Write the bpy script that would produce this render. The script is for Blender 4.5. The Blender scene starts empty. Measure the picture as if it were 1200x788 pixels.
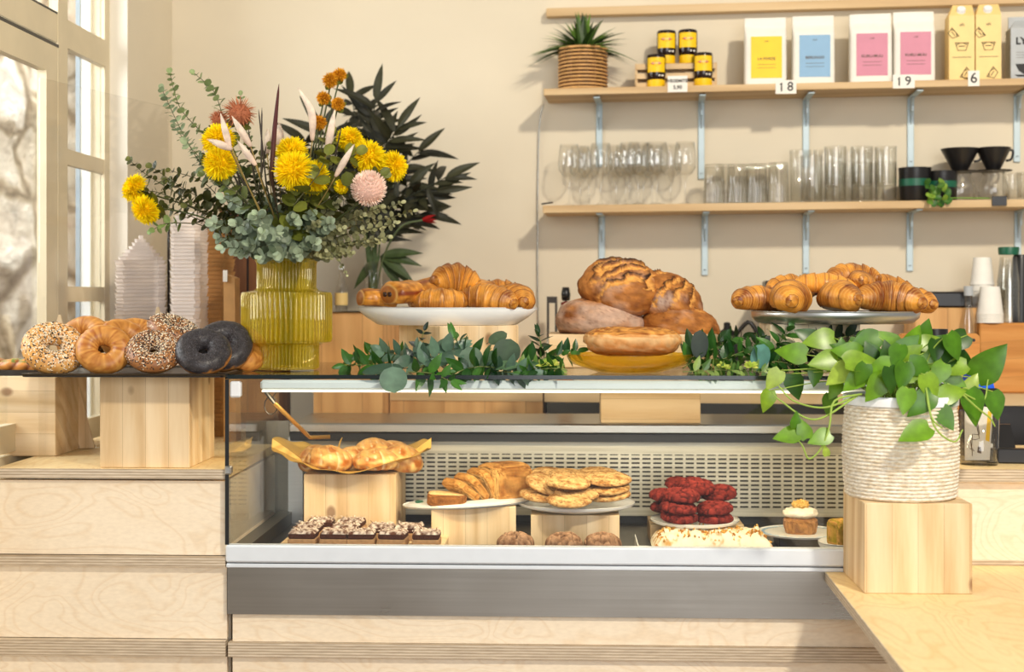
import bpy, math, random
from mathutils import Vector, Matrix, Euler, noise
SC = bpy.context.scene; COL = SC.collection
PI = math.pi; sin = math.sin; cos = math.cos
rnd = random.Random(7)
V = Vector
# ---------------------------------------------------------------- camera model (metres; x right along counter, y away, z up)
F = 1667.0; D = 3.33; ZC = 1.5; HOR = 345.0
PSI = math.atan(64/F); CP, SP = cos(PSI), sin(PSI)
def at(px, py, Y):
    t = (px-600)/F; q = Y+D
    x = q*(t*CP-SP)/(CP+t*SP); d = -x*SP+q*CP
    return V((x, Y, ZC-(py-HOR)*d/F))
def atX(px, py, X):
    t = (px-600)/F
    q = X*(CP+t*SP)/(t*CP-SP); d = -X*SP+q*CP
    return V((X, q-D, ZC-(py-HOR)*d/F))
def mm(Y, px=600):
    p = at(px, HOR, Y); return (-p.x*SP+(Y+D)*CP)/F      # metres per pixel at depth Y
# back wall frame: u along the wall, v out into the room
AW = math.radians(4.0); C0 = V((-1.36, 1.53, 0)); UX = V((cos(AW), -sin(AW), 0)); NX = V((-sin(AW), -cos(AW), 0))
def wall(px, py, v):
    t = (px-600)/F; p = C0+NX*v
    A = lambda a, b: a*(CP+t*SP)+b*(SP-t*CP)
    u = -A(p.x, p.y+D)/A(UX.x, UX.y)
    r = p+UX*u; d = -r.x*SP+(r.y+D)*CP
    r.z = ZC-(py-HOR)*d/F
    return r
def wmm(px, v):
    r = wall(px, HOR, v); return (-r.x*SP+(r.y+D)*CP)/F
# ---------------------------------------------------------------- materials
def srgb(r, g, b):
    f = lambda c: (c/255/12.92) if c/255 <= .04045 else ((c/255+.055)/1.055)**2.4
    return (f(r), f(g), f(b), 1)
class NT:
    def __init__(s, name):
        s.m = bpy.data.materials.new(name); s.m.use_nodes = True
        s.n = s.m.node_tree.nodes; s.l = s.m.node_tree.links; s.n.clear()
        s.out = s.n.new('ShaderNodeOutputMaterial')
    def a(s, t, **k):
        x = s.n.new('ShaderNode'+t)
        for q, w in k.items():
            if q.startswith('i_'):
                key = q[2:]; key = int(key) if key.isdigit() else key.replace('_', ' ')
                x.inputs[key].default_value = w
            else: setattr(x, q, w)
        return x
    def c(s, o, i): s.l.new(o, i); return s
    def math(s, op, a, b=None):
        x = s.a('Math', operation=op)
        for k, w in enumerate((a, b)):
            if w is None: continue
            if hasattr(w, 'default_value') or hasattr(w, 'is_output'): s.c(w, x.inputs[k])
            else: x.inputs[k].default_value = w
        return x.outputs[0]
    def ramp(s, f, stops):
        r = s.a('ValToRGB'); e = r.color_ramp.elements
        while len(e) < len(stops): e.new(.5)
        for k, (p, c) in enumerate(stops): e[k].position = p; e[k].color = c
        s.c(f, r.inputs[0]); return r.outputs[0]
    def mix(s, f, a, b, bt='MIX'):
        x = s.a('Mix', data_type='RGBA', blend_type=bt)
        for sock, w in ((x.inputs[0], f), (x.inputs[6], a), (x.inputs[7], b)):
            if isinstance(w, (int, float, tuple)): sock.default_value = w
            else: s.c(w, sock)
        return x.outputs[2]
    def coord(s, scale=(1, 1, 1), rndm=True):
        t = s.a('TexCoord'); mp = s.a('Mapping'); mp.inputs['Scale'].default_value = scale
        s.c(t.outputs['Object'], mp.inputs['Vector'])
        if rndm:
            oi = s.a('ObjectInfo'); cb = s.a('CombineXYZ')
            k = s.math('MULTIPLY', oi.outputs['Random'], 37.0)
            for i in range(3): s.c(k, cb.inputs[i])
            s.c(cb.outputs[0], mp.inputs['Location'])
        return mp.outputs[0]
    def noise(s, vec, scale, detail=3, dist=0, rough=.5):
        x = s.a('TexNoise', i_Scale=scale, i_Detail=detail, i_Distortion=dist, i_Roughness=rough)
        s.c(vec, x.inputs['Vector']); return x.outputs['Fac']
    def bsdf(s, col, rough=.5, metal=0, spec=.5, bump=None, bstr=.3, bdist=.01, **k):
        b = s.a('BsdfPrincipled', i_Roughness=rough, i_Metallic=metal) if not hasattr(rough, 'is_output') else s.a('BsdfPrincipled', i_Metallic=metal)
        if hasattr(rough, 'is_output'): s.c(rough, b.inputs['Roughness'])
        b.inputs['Specular IOR Level'].default_value = spec
        if isinstance(col, tuple): b.inputs['Base Color'].default_value = col
        else: s.c(col, b.inputs['Base Color'])
        for q, w in k.items(): b.inputs[q.replace('_', ' ')].default_value = w
        if bump is not None:
            bp = s.a('Bump', i_Strength=bstr, i_Distance=bdist); s.c(bump, bp.inputs['Height']); s.c(bp.outputs[0], b.inputs['Normal'])
        s.c(b.outputs[0], s.out.inputs[0]); return b
def plain(name, rgb, rough=.5, metal=0, spec=.5, var=.12, scale=30, bstr=.05, **k):
    t = NT(name); v = t.coord(); n = t.noise(v, scale, 4)
    c = srgb(*rgb); lo = tuple(x*(1-var) for x in c[:3])+(1,); hi = tuple(min(1, x*(1+var)) for x in c[:3])+(1,)
    col = t.ramp(n, [(.3, lo), (.7, hi)])
    t.bsdf(col, rough, metal, spec, bump=n if bstr else None, bstr=bstr, bdist=.002, **k); return t.m
def vcol(name, rough=.6, scale=60, var=.18, bstr=.3, bdist=.003, spec=.4, detail=5, **k):
    t = NT(name); a = t.a('VertexColor', layer_name='Col'); v = t.coord()
    n = t.noise(v, scale, detail)
    f = t.ramp(n, [(.25, (1-var,)*3+(1,)), (.75, (1+var,)*3+(1,))])
    col = t.mix(1.0, a.outputs[0], f, 'MULTIPLY')
    t.bsdf(col, rough, 0, spec, bump=n, bstr=bstr, bdist=bdist, **k); return t.m
def leafmat(name, rough=.45, trans=.25, spec=.4):
    t = NT(name); a = t.a('VertexColor', layer_name='Col'); v = t.coord(); n = t.noise(v, 45, 3)
    f = t.ramp(n, [(.3, (.8, .8, .8, 1)), (.7, (1.2, 1.2, 1.15, 1))]); col = t.mix(1.0, a.outputs[0], f, 'MULTIPLY')
    b = t.bsdf(col, rough, 0, spec); tr = t.a('BsdfTranslucent'); t.c(col, tr.inputs[0])
    m = t.a('MixShader'); m.inputs[0].default_value = trans
    t.c(b.outputs[0], m.inputs[1]).c(tr.outputs[0], m.inputs[2]).c(m.outputs[0], t.out.inputs[0]); return t.m
def wood(name, light, mid, dark, axis=2, board=.055, knots=True, rough=.55, gs=1.0, contrast=1.0):
    t = NT(name); sc = [1, 1, 1]; sc[axis] = .09
    v = t.coord(tuple(sc)); n1 = t.noise(v, 22*gs, 5, .6); n2 = t.noise(v, 150*gs, 3)
    w = t.a('TexWave', wave_type='BANDS', bands_direction='DIAGONAL'); t.c(v, w.inputs['Vector'])
    w.inputs['Scale'].default_value = 9*gs; w.inputs['Distortion'].default_value = 7; w.inputs['Detail'].default_value = 2
    f = t.math('ADD', t.math('MULTIPLY', n1, .5), t.math('ADD', t.math('MULTIPLY', w.outputs['Fac'], .28), t.math('MULTIPLY', n2, .22)))
    col = t.ramp(f, [(.3, srgb(*light)), (.55, srgb(*mid)), (.85, srgb(*dark))])
    if board:
        tc = t.a('TexCoord'); sx = t.a('SeparateXYZ'); t.c(tc.outputs['Object'], sx.inputs[0])
        ax = {2: 0, 0: 2, 1: 0}[axis]
        s2 = t.math('ADD', sx.outputs[ax], t.math('MULTIPLY', sx.outputs[1 if axis != 1 else 2], .93))
        fl = t.math('FLOOR', t.math('DIVIDE', s2, board)); wn = t.a('TexWhiteNoise', noise_dimensions='1D')
        oi = t.a('ObjectInfo'); t.c(t.math('ADD', fl, t.math('MULTIPLY', oi.outputs['Random'], 50)), wn.inputs['W'])
        col = t.mix(1.0, col, t.ramp(wn.outputs['Value'], [(0, (.86, .84, .80, 1)), (1, (1.06, 1.05, 1.04, 1))]), 'MULTIPLY')
        fr = t.math('FRACT', t.math('DIVIDE', s2, board)); seam = t.math('LESS_THAN', fr, .018)
        col = t.mix(t.math('MULTIPLY', seam, .45), col, srgb(120, 80, 45))
    if knots:
        sk = [1, 1, 1]; sk[axis] = .7; vk = t.coord(tuple(sk))
        vo = t.a('TexVoronoi', i_Scale=8.0); t.c(vk, vo.inputs['Vector'])
        k = t.ramp(vo.outputs['Distance'], [(.07, (1, 1, 1, 1)), (.12, (0, 0, 0, 1))])
        col = t.mix(t.math('MULTIPLY', k, .7), col, srgb(112, 66, 34))
    t.bsdf(col, rough, 0, .35, bump=n2, bstr=.06, bdist=.002); return t.m
def ply_face(name, a, b, axis=0, sc=1.0):
    t = NT(name); s = [1.0, 1.0, 2.4]
    if axis == 1: s = [2.0, .7, 1]
    v = t.coord(tuple(s)); n = t.noise(v, 2.6*sc, 2, 1.2)
    st = t.math('FRACT', t.math('MULTIPLY', n, 13)); f = t.ramp(st, [(0, srgb(*b)), (.25, srgb(*a)), (.8, srgb(*a)), (1, srgb(*b))])
    n2 = t.noise(v, 60, 4); n3 = t.noise(v, 3, 2)
    col = t.mix(.35, f, t.ramp(n3, [(.35, srgb(*b)), (.65, srgb(*a))]))
    col = t.mix(1.0, col, t.ramp(n2, [(.3, (.95, .94, .93, 1)), (.7, (1.04, 1.04, 1.04, 1))]), 'MULTIPLY')
    t.bsdf(col, .5, 0, .35); return t.m
def ply_edge(name, a, b):
    t = NT(name); tc = t.a('TexCoord'); sx = t.a('SeparateXYZ'); t.c(tc.outputs['Object'], sx.inputs[0])
    st = t.math('FRACT', t.math('MULTIPLY', sx.outputs[2], 150)); v = t.coord((.6, 1, 6)); n = t.noise(v, 40, 3)
    f = t.ramp(st, [(0, srgb(*a)), (.45, srgb(*a)), (.55, srgb(*b)), (1, srgb(*b))])
    col = t.mix(1.0, f, t.ramp(n, [(.3, (.82, .80, .78, 1)), (.7, (1.1, 1.1, 1.1, 1))]), 'MULTIPLY')
    t.bsdf(col, .65, 0, .3); return t.m
def steel(name, rgb=(176, 174, 168), rough=.3, axis=0):
    t = NT(name); s = [60, 60, 60]; s[axis] = .8
    v = t.coord(tuple(s)); n = t.noise(v, 3, 4); c = srgb(*rgb)
    col = t.ramp(n, [(.3, tuple(x*.95 for x in c[:3])+(1,)), (.7, tuple(min(1, x*1.03) for x in c[:3])+(1,))])
    big = t.noise(t.coord((1, 1, 1)), 5, 3)
    r = t.math('ADD', t.math('MULTIPLY', n, .06), t.math('ADD', t.math('MULTIPLY', big, .14), rough-.1))
    t.bsdf(col, r, 1.0, .5, bump=n, bstr=.012, bdist=.001); return t.m
def perforated(name):
    t = NT(name); tc = t.a('TexCoord'); sx = t.a('SeparateXYZ'); t.c(tc.outputs['Object'], sx.inputs[0])
    fx = t.math('FRACT', t.math('DIVIDE', sx.outputs[0], .0295)); fz = t.math('FRACT', t.math('DIVIDE', sx.outputs[2], .0118))
    hole = t.math('MULTIPLY', t.math('LESS_THAN', fx, .76), t.math('LESS_THAN', fz, .42))
    zz = t.math('MULTIPLY', t.math('GREATER_THAN', sx.outputs[2], .02), t.math('LESS_THAN', sx.outputs[2], .168))
    hole = t.math('MULTIPLY', hole, zz)
    n = t.noise(t.coord((.8, 60, 60)), 3, 3)
    col = t.mix(hole, t.ramp(n, [(.3, srgb(186, 180, 160)), (.7, srgb(214, 208, 188))]), srgb(20, 16, 12))
    b = t.bsdf(col, .42, 0, .5); t.c(t.math('MULTIPLY', t.math('SUBTRACT', 1.0, hole), .75), b.inputs['Metallic']); return t.m
def glass(name, tint=(.985, .99, .985), ior=1.45, rough=.0, gain=1.0, body=None, bodyfac=0, ribs=False):
    t = NT(name); tr = t.a('BsdfTransparent'); tr.inputs[0].default_value = tint+(1,)
    gl = t.a('BsdfGlossy', i_Roughness=rough); lw = t.a('LayerWeight', i_Blend=.5); f0 = ((ior-1)/(ior+1))**2
    f = t.math('MULTIPLY', t.math('ADD', t.math('MULTIPLY', t.math('POWER', lw.outputs['Facing'], 5), 1-f0), f0), gain); m = t.a('MixShader'); t.c(f, m.inputs[0])
    first = tr.outputs[0]
    if body:
        df = t.a('BsdfDiffuse'); df.inputs[0].default_value = body; tl = t.a('BsdfTranslucent'); tl.inputs[0].default_value = body
        mb_ = t.a('MixShader'); mb_.inputs[0].default_value = .6; t.c(df.outputs[0], mb_.inputs[1]).c(tl.outputs[0], mb_.inputs[2])
        m2 = t.a('MixShader'); m2.inputs[0].default_value = bodyfac; t.c(first, m2.inputs[1]).c(mb_.outputs[0], m2.inputs[2]); first = m2.outputs[0]
    t.c(first, m.inputs[1]).c(gl.outputs[0], m.inputs[2]).c(m.outputs[0], t.out.inputs[0]); return t.m
def emit(name, rgb, s):
    t = NT(name); e = t.a('Emission', i_Strength=s); e.inputs[0].default_value = srgb(*rgb); t.c(e.outputs[0], t.out.inputs[0]); return t.m
def stone(name):
    t = NT(name); v = t.coord((1, .8, 1.2), False); vo = t.a('TexVoronoi', i_Scale=3.4); n = t.noise(v, 7, 8, .3, .65)
    dv = t.mix(.35, v, t.a('TexNoise', i_Scale=3.0).outputs['Color']); t.c(dv, vo.inputs['Vector'])
    c = t.ramp(n, [(.3, srgb(72, 56, 44)), (.42, srgb(176, 152, 124)), (.55, srgb(222, 208, 184)), (.75, srgb(244, 238, 226))])
    c2 = t.ramp(vo.outputs['Color'], [(0, srgb(150, 108, 84)), (.4, srgb(208, 190, 164)), (1, srgb(240, 232, 218))])
    ve = t.a('TexVoronoi', i_Scale=3.4, feature='DISTANCE_TO_EDGE'); t.c(dv, ve.inputs['Vector'])
    mo = t.ramp(ve.outputs['Distance'], [(.0, (.30, .25, .20, 1)), (.06, (.62, .56, .48, 1)), (.12, (1, 1, 1, 1))])
    t.bsdf(t.mix(1.0, t.mix(.55, c, c2), mo, 'MULTIPLY'), .95, 0, .1, bump=n, bstr=.8, bdist=.08); return t.m
M = {}
M['pine'] = wood('pine', (241, 219, 182), (229, 201, 158), (202, 164, 114))
M['pine_h'] = wood('pine_horizontal', (238, 215, 178), (226, 198, 154), (200, 162, 114), axis=0)
M['pine_pale'] = wood('pale_pine', (246, 234, 206), (238, 220, 186), (220, 194, 152))
M['shelf'] = wood('shelf_pine', (220, 191, 147), (208, 176, 130), (184, 149, 104), axis=0, board=None, knots=False, gs=.6)
M['honey'] = wood('honey_wood', (218, 156, 84), (204, 138, 66), (170, 104, 44), axis=0, knots=False)
M['darkwood'] = wood('brown_wood', (120, 78, 46), (98, 60, 34), (70, 42, 24), knots=False)
M['cab'] = wood('cabinet_wood', (226, 178, 118), (214, 164, 104), (190, 138, 82), board=.12, knots=False)
M['ply'] = ply_face('birch_plywood', (246, 232, 208), (236, 216, 186))
M['ply_top'] = ply_face('varnished_plywood', (244, 218, 166), (232, 198, 140), axis=1)
M['ply_edge'] = ply_edge('plywood_edge', (214, 200, 178), (182, 164, 140))
M['steel'] = steel('brushed_steel'); M['darksteel'] = steel('dull_steel', (128, 124, 112), .4); M['alu'] = steel('aluminium', (196, 198, 196), .36)
M['darkmetal'] = plain('dark_metal', (70, 66, 62), .4, .8)
M['perf'] = perforated('perforated_steel')
M['white'] = plain('white_enamel', (238, 242, 246), .35, var=.02, bstr=0)
M['rail'] = plain('white_aluminium', (228, 236, 244), .3, .15, var=.02, bstr=0)
M['porcelain'] = plain('white_porcelain', (240, 242, 240), .2, var=.02, bstr=0)
M['plaster'] = plain('beige_plaster', (226, 215, 192), .85, spec=.2, var=.03, scale=3, bstr=.04)
M['reveal'] = plain('pale_plaster', (240, 234, 220), .85, spec=.2, var=.03, scale=5)
M['winpaint'] = plain('cream_paint', (220, 206, 174), .5, var=.05, scale=8)
M['winwhite'] = plain('white_paint', (240, 244, 244), .5, var=.03)
M['winblue'] = plain('blue_grey_paint', (150, 170, 186), .5, var=.05)
M['floor'] = plain('brown_floor', (150, 130, 110), .3, var=.2, scale=6)
M['stone'] = stone('rubble_stone')
M['glass'] = glass('clear_glass'); M['glassware'] = glass('glassware', (.985, .985, .98), 1.5, gain=1.5)
M['jarglass'] = glass('thick_glass', (.975, .975, .965), 1.5, gain=1.6)
M['acrylic'] = glass('acrylic_sheet', (.98, .975, .97), 1.45)
M['vase'] = glass('yellow_glass', (.97, .93, .46), 1.5, gain=1.8, body=srgb(238, 216, 56), bodyfac=.25)
M['amber'] = glass('amber_glass', (.98, .86, .30), 1.5, gain=1.2, body=srgb(250, 216, 64), bodyfac=.2)
M['edge'] = plain('dark_glass_edge', (18, 30, 30), .15, spec=.6, bstr=0)
M['seal'] = plain('black_seal', (24, 26, 28), .4, bstr=0)
M['black'] = plain('black_plastic', (26, 24, 24), .35, bstr=0)
M['leaf'] = leafmat('leaf'); M['leaf_gloss'] = leafmat('glossy_leaf', .32, .28, .5); M['leaf_dark'] = leafmat('dark_leaf', .5, .06, .3)
M['stem'] = vcol('stem', .6, 80, .1, .05)
M['petal'] = leafmat('petal', .7, .2, .1)
M['fuzz'] = vcol('fuzz', .9, 200, .12, .3, .002, .1)
M['crust'] = vcol('bread_crust', .62, 55, .22, .5, .004, .25)
M['pastry'] = vcol('laminated_pastry', .38, 70, .16, .35, .003, .45)
M['bagel'] = vcol('bagel_crust', .4, 40, .12, .15, .002, .4)
M['crumb'] = vcol('crumb', .85, 120, .22, .7, .003, .15)
M['seed'] = vcol('seed', .5, 100, .05, .0, .001, .4)
M['cream'] = vcol('frosting', .55, 60, .06, .4, .004, .3)
M['basket'] = vcol('woven_seagrass', .85, 150, .16, .8, .003, .15)
M['cane'] = plain('bamboo_cane', (208, 160, 98), .5, var=.2, scale=50)
M['paper'] = plain('white_paper', (240, 236, 226), .7, var=.03, bstr=0)
M['card'] = plain('white_pulp', (250, 240, 232), .8, var=.04)
M['kraft'] = plain('kraft_paper', (196, 148, 92), .8, var=.08)
M['gold'] = plain('gold_paper', (214, 172, 82), .5, .25, var=.12, scale=20)
M['ink'] = plain('black_ink', (26, 24, 22), .6, bstr=0); M['ink_soft'] = plain('grey_ink', (92, 76, 60), .6, bstr=0)
M['yellow'] = plain('yellow_label', (250, 204, 8), .5, var=.03, bstr=0); M['blue'] = plain('blue_label', (132, 174, 208), .5, var=.03, bstr=0)
M['pink'] = plain('pink_label', (206, 130, 152), .5, var=.03, bstr=0); M['red'] = plain('red_ink', (196, 42, 24), .5, bstr=0)
M['carton'] = plain('pale_yellow_carton', (242, 208, 134), .5, var=.04, bstr=0); M['grey'] = plain('grey_carton', (176, 180, 182), .5, var=.06)
M['bracket'] = plain('pale_blue_steel', (190, 208, 214), .4, .1, var=.03, bstr=0)
M['brass'] = plain('brass', (206, 160, 84), .35, .7, var=.06)
M['green'] = plain('green_plastic', (20, 92, 66), .4, bstr=0); M['bluep'] = plain('blue_plastic', (20, 92, 226), .4, bstr=0)
M['choc'] = plain('dark_chocolate', (52, 28, 20), .4)
M['spread'] = plain('dark_spread_glass', (34, 18, 12), .15, bstr=0)
M['pepper'] = plain('red_lacquer', (120, 22, 20), .25, bstr=0)
M['soil'] = plain('soil', (54, 40, 28), .9, var=.3)
M['tube'] = emit('lit_tube', (255, 240, 206), 3.0)
M['frost'] = plain('frosted_cover', (226, 240, 242), .4, var=.02, bstr=0)
# ---------------------------------------------------------------- mesh builder
WORLD = set()
class MB:
    def __init__(s): s.v = []; s.f = []; s.c = []; s.hascol = False; s.cur = (.8, .8, .8)
    def add(s, vs, fs, cols=None):
        o = len(s.v); s.v += [V(p) for p in vs]; s.f += [tuple(i+o for i in f) for f in fs]
        if cols is not None: s.hascol = True; s.c += list(cols)
        else: s.c += [s.cur]*len(vs)
        return s
    def box(s, x0, x1, y0, y1, z0, z1, bv=0, mat=None):
        if bv:
            b = min(bv, (x1-x0)*.45, (y1-y0)*.45, (z1-z0)*.45); vs = []; idx = {}
            xs, ys, zs = (x0, x1), (y0, y1), (z0, z1)
            for i in (0, 1):
                for j in (0, 1):
                    for k in (0, 1):
                        sx, sy, sz = (b, -b)[i], (b, -b)[j], (b, -b)[k]; p = V((xs[i], ys[j], zs[k]))
                        for a, q in enumerate((V((0, sy, sz)), V((sx, 0, sz)), V((sx, sy, 0)))):
                            idx[i, j, k, a] = len(vs); vs.append(p+q)
            fs = []
            for a in range(3):
                o = [q for q in range(3) if q != a]
                for e in (0, 1):
                    def key(p, q):
                        t = [0, 0, 0]; t[a] = e; t[o[0]] = p; t[o[1]] = q; return idx[t[0], t[1], t[2], a]
                    fs.append((key(0, 0), key(1, 0), key(1, 1), key(0, 1)))
            for a in range(3):
                o = [q for q in range(3) if q != a]
                for p in (0, 1):
                    for q in (0, 1):
                        t0 = [0, 0, 0]; t1 = [0, 0, 0]; t0[o[0]] = t1[o[0]] = p; t0[o[1]] = t1[o[1]] = q; t1[a] = 1
                        fs.append((idx[(*t0, o[0])], idx[(*t1, o[0])], idx[(*t1, o[1])], idx[(*t0, o[1])]))
            for i in (0, 1):
                for j in (0, 1):
                    for k in (0, 1): fs.append((idx[i, j, k, 0], idx[i, j, k, 1], idx[i, j, k, 2]))
        else:
            vs = [(x, y, z) for x in (x0, x1) for y in (y0, y1) for z in (z0, z1)]
            fs = [(0, 1, 3, 2), (4, 6, 7, 5), (0, 4, 5, 1), (2, 3, 7, 6), (0, 2, 6, 4), (1, 5, 7, 3)]
        if mat: vs = [mat @ V(p) for p in vs]
        return s.add(vs, fs)
    def prism(s, pts, z0, z1, axis='z', mat=None):
        n = len(pts)
        def mk(p, h): return {'z': (p[0], p[1], h), 'y': (p[0], h, p[1]), 'x': (h, p[0], p[1])}[axis]
        vs = [mk(p, z0) for p in pts]+[mk(p, z1) for p in pts]
        if mat: vs = [mat @ V(p) for p in vs]
        fs = [tuple(range(n))[::-1], tuple(range(n, 2*n))]+[(i, (i+1) % n, n+(i+1) % n, n+i) for i in range(n)]
        return s.add(vs, fs)
    def lathe(s, prof, n=48, rib=0, ribn=0, cen=(0, 0, 0), sx=1, sy=1, closed=False, colf=None):
        vs = []; fs = []; cols = []; m = len(prof)
        for i, (r, z) in enumerate(prof):
            for j in range(n):
                a = 2*PI*j/n; q = r*(1+(rib*abs(cos(a*ribn/2)) if rib else 0))
                vs.append((cen[0]+q*cos(a)*sx, cen[1]+q*sin(a)*sy, cen[2]+z)); cols.append(colf(a, i, z) if colf else s.cur)
        for i in range(m-1 if not closed else m):
            k = (i+1) % m
            for j in range(n): fs.append((i*n+j, i*n+(j+1) % n, k*n+(j+1) % n, k*n+j))
        return s.add(vs, fs, cols if colf else None)
    def tube(s, pts, r, n=8, r1=None, cap=True, cols=None):
        pts = [V(p) for p in pts]; m = len(pts); vs = []; fs = []; cc = []
        r1 = r if r1 is None else r1; up = V((0, 0, 1)); last = None
        for i, p in enumerate(pts):
            t = (pts[min(i+1, m-1)]-pts[max(i-1, 0)]).normalized()
            if last is None:
                a = t.cross(up)
                if a.length < .05: a = t.cross(V((1, 0, 0)))
            else: a = last-t*last.dot(t)
            a.normalize(); last = a; b = t.cross(a)
            rr = r(i/(m-1)) if callable(r) else r+(r1-r)*i/(m-1)
            for j in range(n):
                w = 2*PI*j/n; vs.append(p+a*cos(w)*rr+b*sin(w)*rr); cc.append(cols(i/(m-1)) if cols else s.cur)
        for i in range(m-1):
            for j in range(n): fs.append((i*n+j, i*n+(j+1) % n, (i+1)*n+(j+1) % n, (i+1)*n+j))
        if cap: fs += [tuple(range(n))[::-1], tuple(range((m-1)*n, m*n))]
        return s.add(vs, fs, cc if cols else None)
    def blob(s, fn, nu=40, nv=24, cen=(0, 0, 0)):
        """closed surface: fn(direction) -> (point, colour)"""
        vs = []; cs = []; fs = []; cen = V(cen)
        for i in range(nv+1):
            th = PI*i/nv
            for j in range(nu):
                ph = 2*PI*j/nu; d = V((sin(th)*cos(ph), sin(th)*sin(ph), cos(th)))
                p, c = fn(d); vs.append(cen+p); cs.append(c)
        for i in range(nv):
            for j in range(nu): fs.append((i*nu+j, (i+1)*nu+j, (i+1)*nu+(j+1) % nu, i*nu+(j+1) % nu))
        return s.add(vs, fs, cs)
    def grid(s, fn, nu, nv, wrapu=False):
        vs = []; cs = []; fs = []
        for i in range(nv):
            for j in range(nu):
                p, c = fn(j/(nu if wrapu else nu-1), i/(nv-1)); vs.append(p); cs.append(c)
        for i in range(nv-1):
            for j in range(nu if wrapu else nu-1):
                fs.append((i*nu+j, i*nu+(j+1) % nu, (i+1)*nu+(j+1) % nu, (i+1)*nu+j))
        return s.add(vs, fs, cs)
    def leaf(s, base, d, nrm, L, W, col, prof='lance', bend=.25, fold=.12, n=7, col2=None):
        base = V(base); d = V(d).normalized(); side = d.cross(V(nrm))
        if side.length < .01: side = d.cross(V((.3, 1, .2)))
        side.normalize(); nm = side.cross(d); vs = []; cs = []; fs = []
        for i in range(n+1):
            t = i/n
            if prof == 'lance': w = sin(PI*t**.75)**.9
            elif prof == 'round': w = max(0, 1-(2*t-1)**2)**.5
            elif prof == 'heart': w = (1.12*max(0, 1-((t-.30)/.70)**1.55) if t > .30 else (max(0, 1-((.30-t)/.34)**2))**.4*1.15)*.95
            else: w = sin(PI*t**.6)
            q = base+d*L*t-nm*bend*L*t*t; h = w*W/2
            tl = q+side*h+nm*fold*h; tr = q-side*h+nm*fold*h
            if prof == 'heart' and t < .16: tl -= d*L*.10*(1-t/.16)*.6; tr -= d*L*.10*(1-t/.16)*.6
            vs += [tl, q, tr]; c2 = col2 or tuple(x*1.25 for x in col); cs += [col, c2, col]
            if i: k = 3*i; fs += [(k-3, k-2, k+1, k), (k-2, k-1, k+2, k+1)]
        return s.add(vs, fs, cs)
    def build(s, name, mat, parent=None, org=(0, 0, 0), smooth=False, sub=0, auto=None, solid=0, local=False):
        me = bpy.data.meshes.new(name); o3 = V(org)
        if parent and not local:
            q = parent; tot = V((0, 0, 0))
            while q: tot += q.location; last = q; q = q.parent
            if last.name in WORLD: o3 = tot
        me.from_pydata([p-o3 for p in s.v], [], s.f); me.validate()
        if s.hascol:
            a = me.color_attributes.new('Col', 'FLOAT_COLOR', 'POINT')
            for i, c in enumerate(s.c): a.data[i].color = (c[0], c[1], c[2], 1)
        me.materials.append(M[mat] if isinstance(mat, str) else mat)
        if smooth or auto: me.shade_smooth() if hasattr(me, 'shade_smooth') else None
        o = bpy.data.objects.new(name, me); COL.objects.link(o)
        if auto: me.set_sharp_from_angle(angle=math.radians(auto))
        if parent: o.parent = parent
        else: o.location = o3
        if solid: md = o.modifiers.new('t', 'SOLIDIFY'); md.thickness = solid
        if sub: md = o.modifiers.new('s', 'SUBSURF'); md.levels = md.render_levels = sub
        return o
def tag(o, label, cat, group=None, kind=None):
    if label: o['label'] = label
    if cat: o['category'] = cat
    if group: o['group'] = group
    if kind: o['kind'] = kind
    return o
def T(name, label, cat, loc=(0, 0, 0), rz=0, group=None, rot=None, w=False):
    o = bpy.data.objects.new(name, None); COL.objects.link(o); o.empty_display_size = .05
    if w: WORLD.add(o.name)
    o.location = loc; o.rotation_euler = rot or (0, 0, rz); return tag(o, label, cat, group)
def ST(o, parent=None):
    if not parent: o['kind'] = 'structure'
    return o
def dup(root, loc=None, rot=None, label=None, group=None, scale=None):
    r = root.copy(); COL.objects.link(r)
    if loc is not None: r.location = loc
    if rot is not None: r.rotation_euler = rot
    if scale: r.scale = (scale,)*3
    if label: r['label'] = label
    if group: r['group'] = group
    for ch in [q for q in bpy.data.objects if q.parent == root]:
        c = ch.copy(); COL.objects.link(c); c.parent = r
        for g in [q for q in bpy.data.objects if q.parent == ch]:
            e = g.copy(); COL.objects.link(e); e.parent = c
    return r
def text(s, size, mat, parent, loc, rot=(PI/2, 0, 0), name='lettering', sx=1.0, bold=0):
    cu = bpy.data.curves.new(name, 'FONT'); cu.body = s; cu.size = size; cu.align_x = 'CENTER'; cu.align_y = 'CENTER'
    cu.extrude = .0004; cu.offset = bold; cu.resolution_u = 3; cu.materials.append(M[mat])
    tmp = bpy.data.objects.new(name, cu); COL.objects.link(tmp); dg = bpy.context.evaluated_depsgraph_get(); dg.update()
    me = bpy.data.meshes.new_from_object(tmp.evaluated_get(dg)); bpy.data.objects.remove(tmp); me.name = name
    if not me.materials: me.materials.append(M[mat])
    o = bpy.data.objects.new(name, me); COL.objects.link(o); o.parent = parent; o.location = loc; o.rotation_euler = rot; o.scale = (sx, 1, 1); return o
def curve(pts, n=16):
    pts = [V(p) for p in pts]
    if len(pts) == 2: return [pts[0].lerp(pts[1], i/n) for i in range(n+1)]
    P = [2*pts[0]-pts[1]]+pts+[2*pts[-1]-pts[-2]]; out = []; k = len(pts)-1
    for i in range(n+1):
        t = i/n*k; j = min(int(t), k-1); u = t-j; a, b, c, d = P[j:j+4]
        out.append(.5*(2*b+(c-a)*u+(2*a-5*b+4*c-d)*u*u+(3*b-a-3*c+d)*u**3))
    return out
def lerp(a, b, t): return tuple(x+(y-x)*t for x, y in zip(a, b))
def C(r, g, b): return srgb(r, g, b)[:3]
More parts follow.
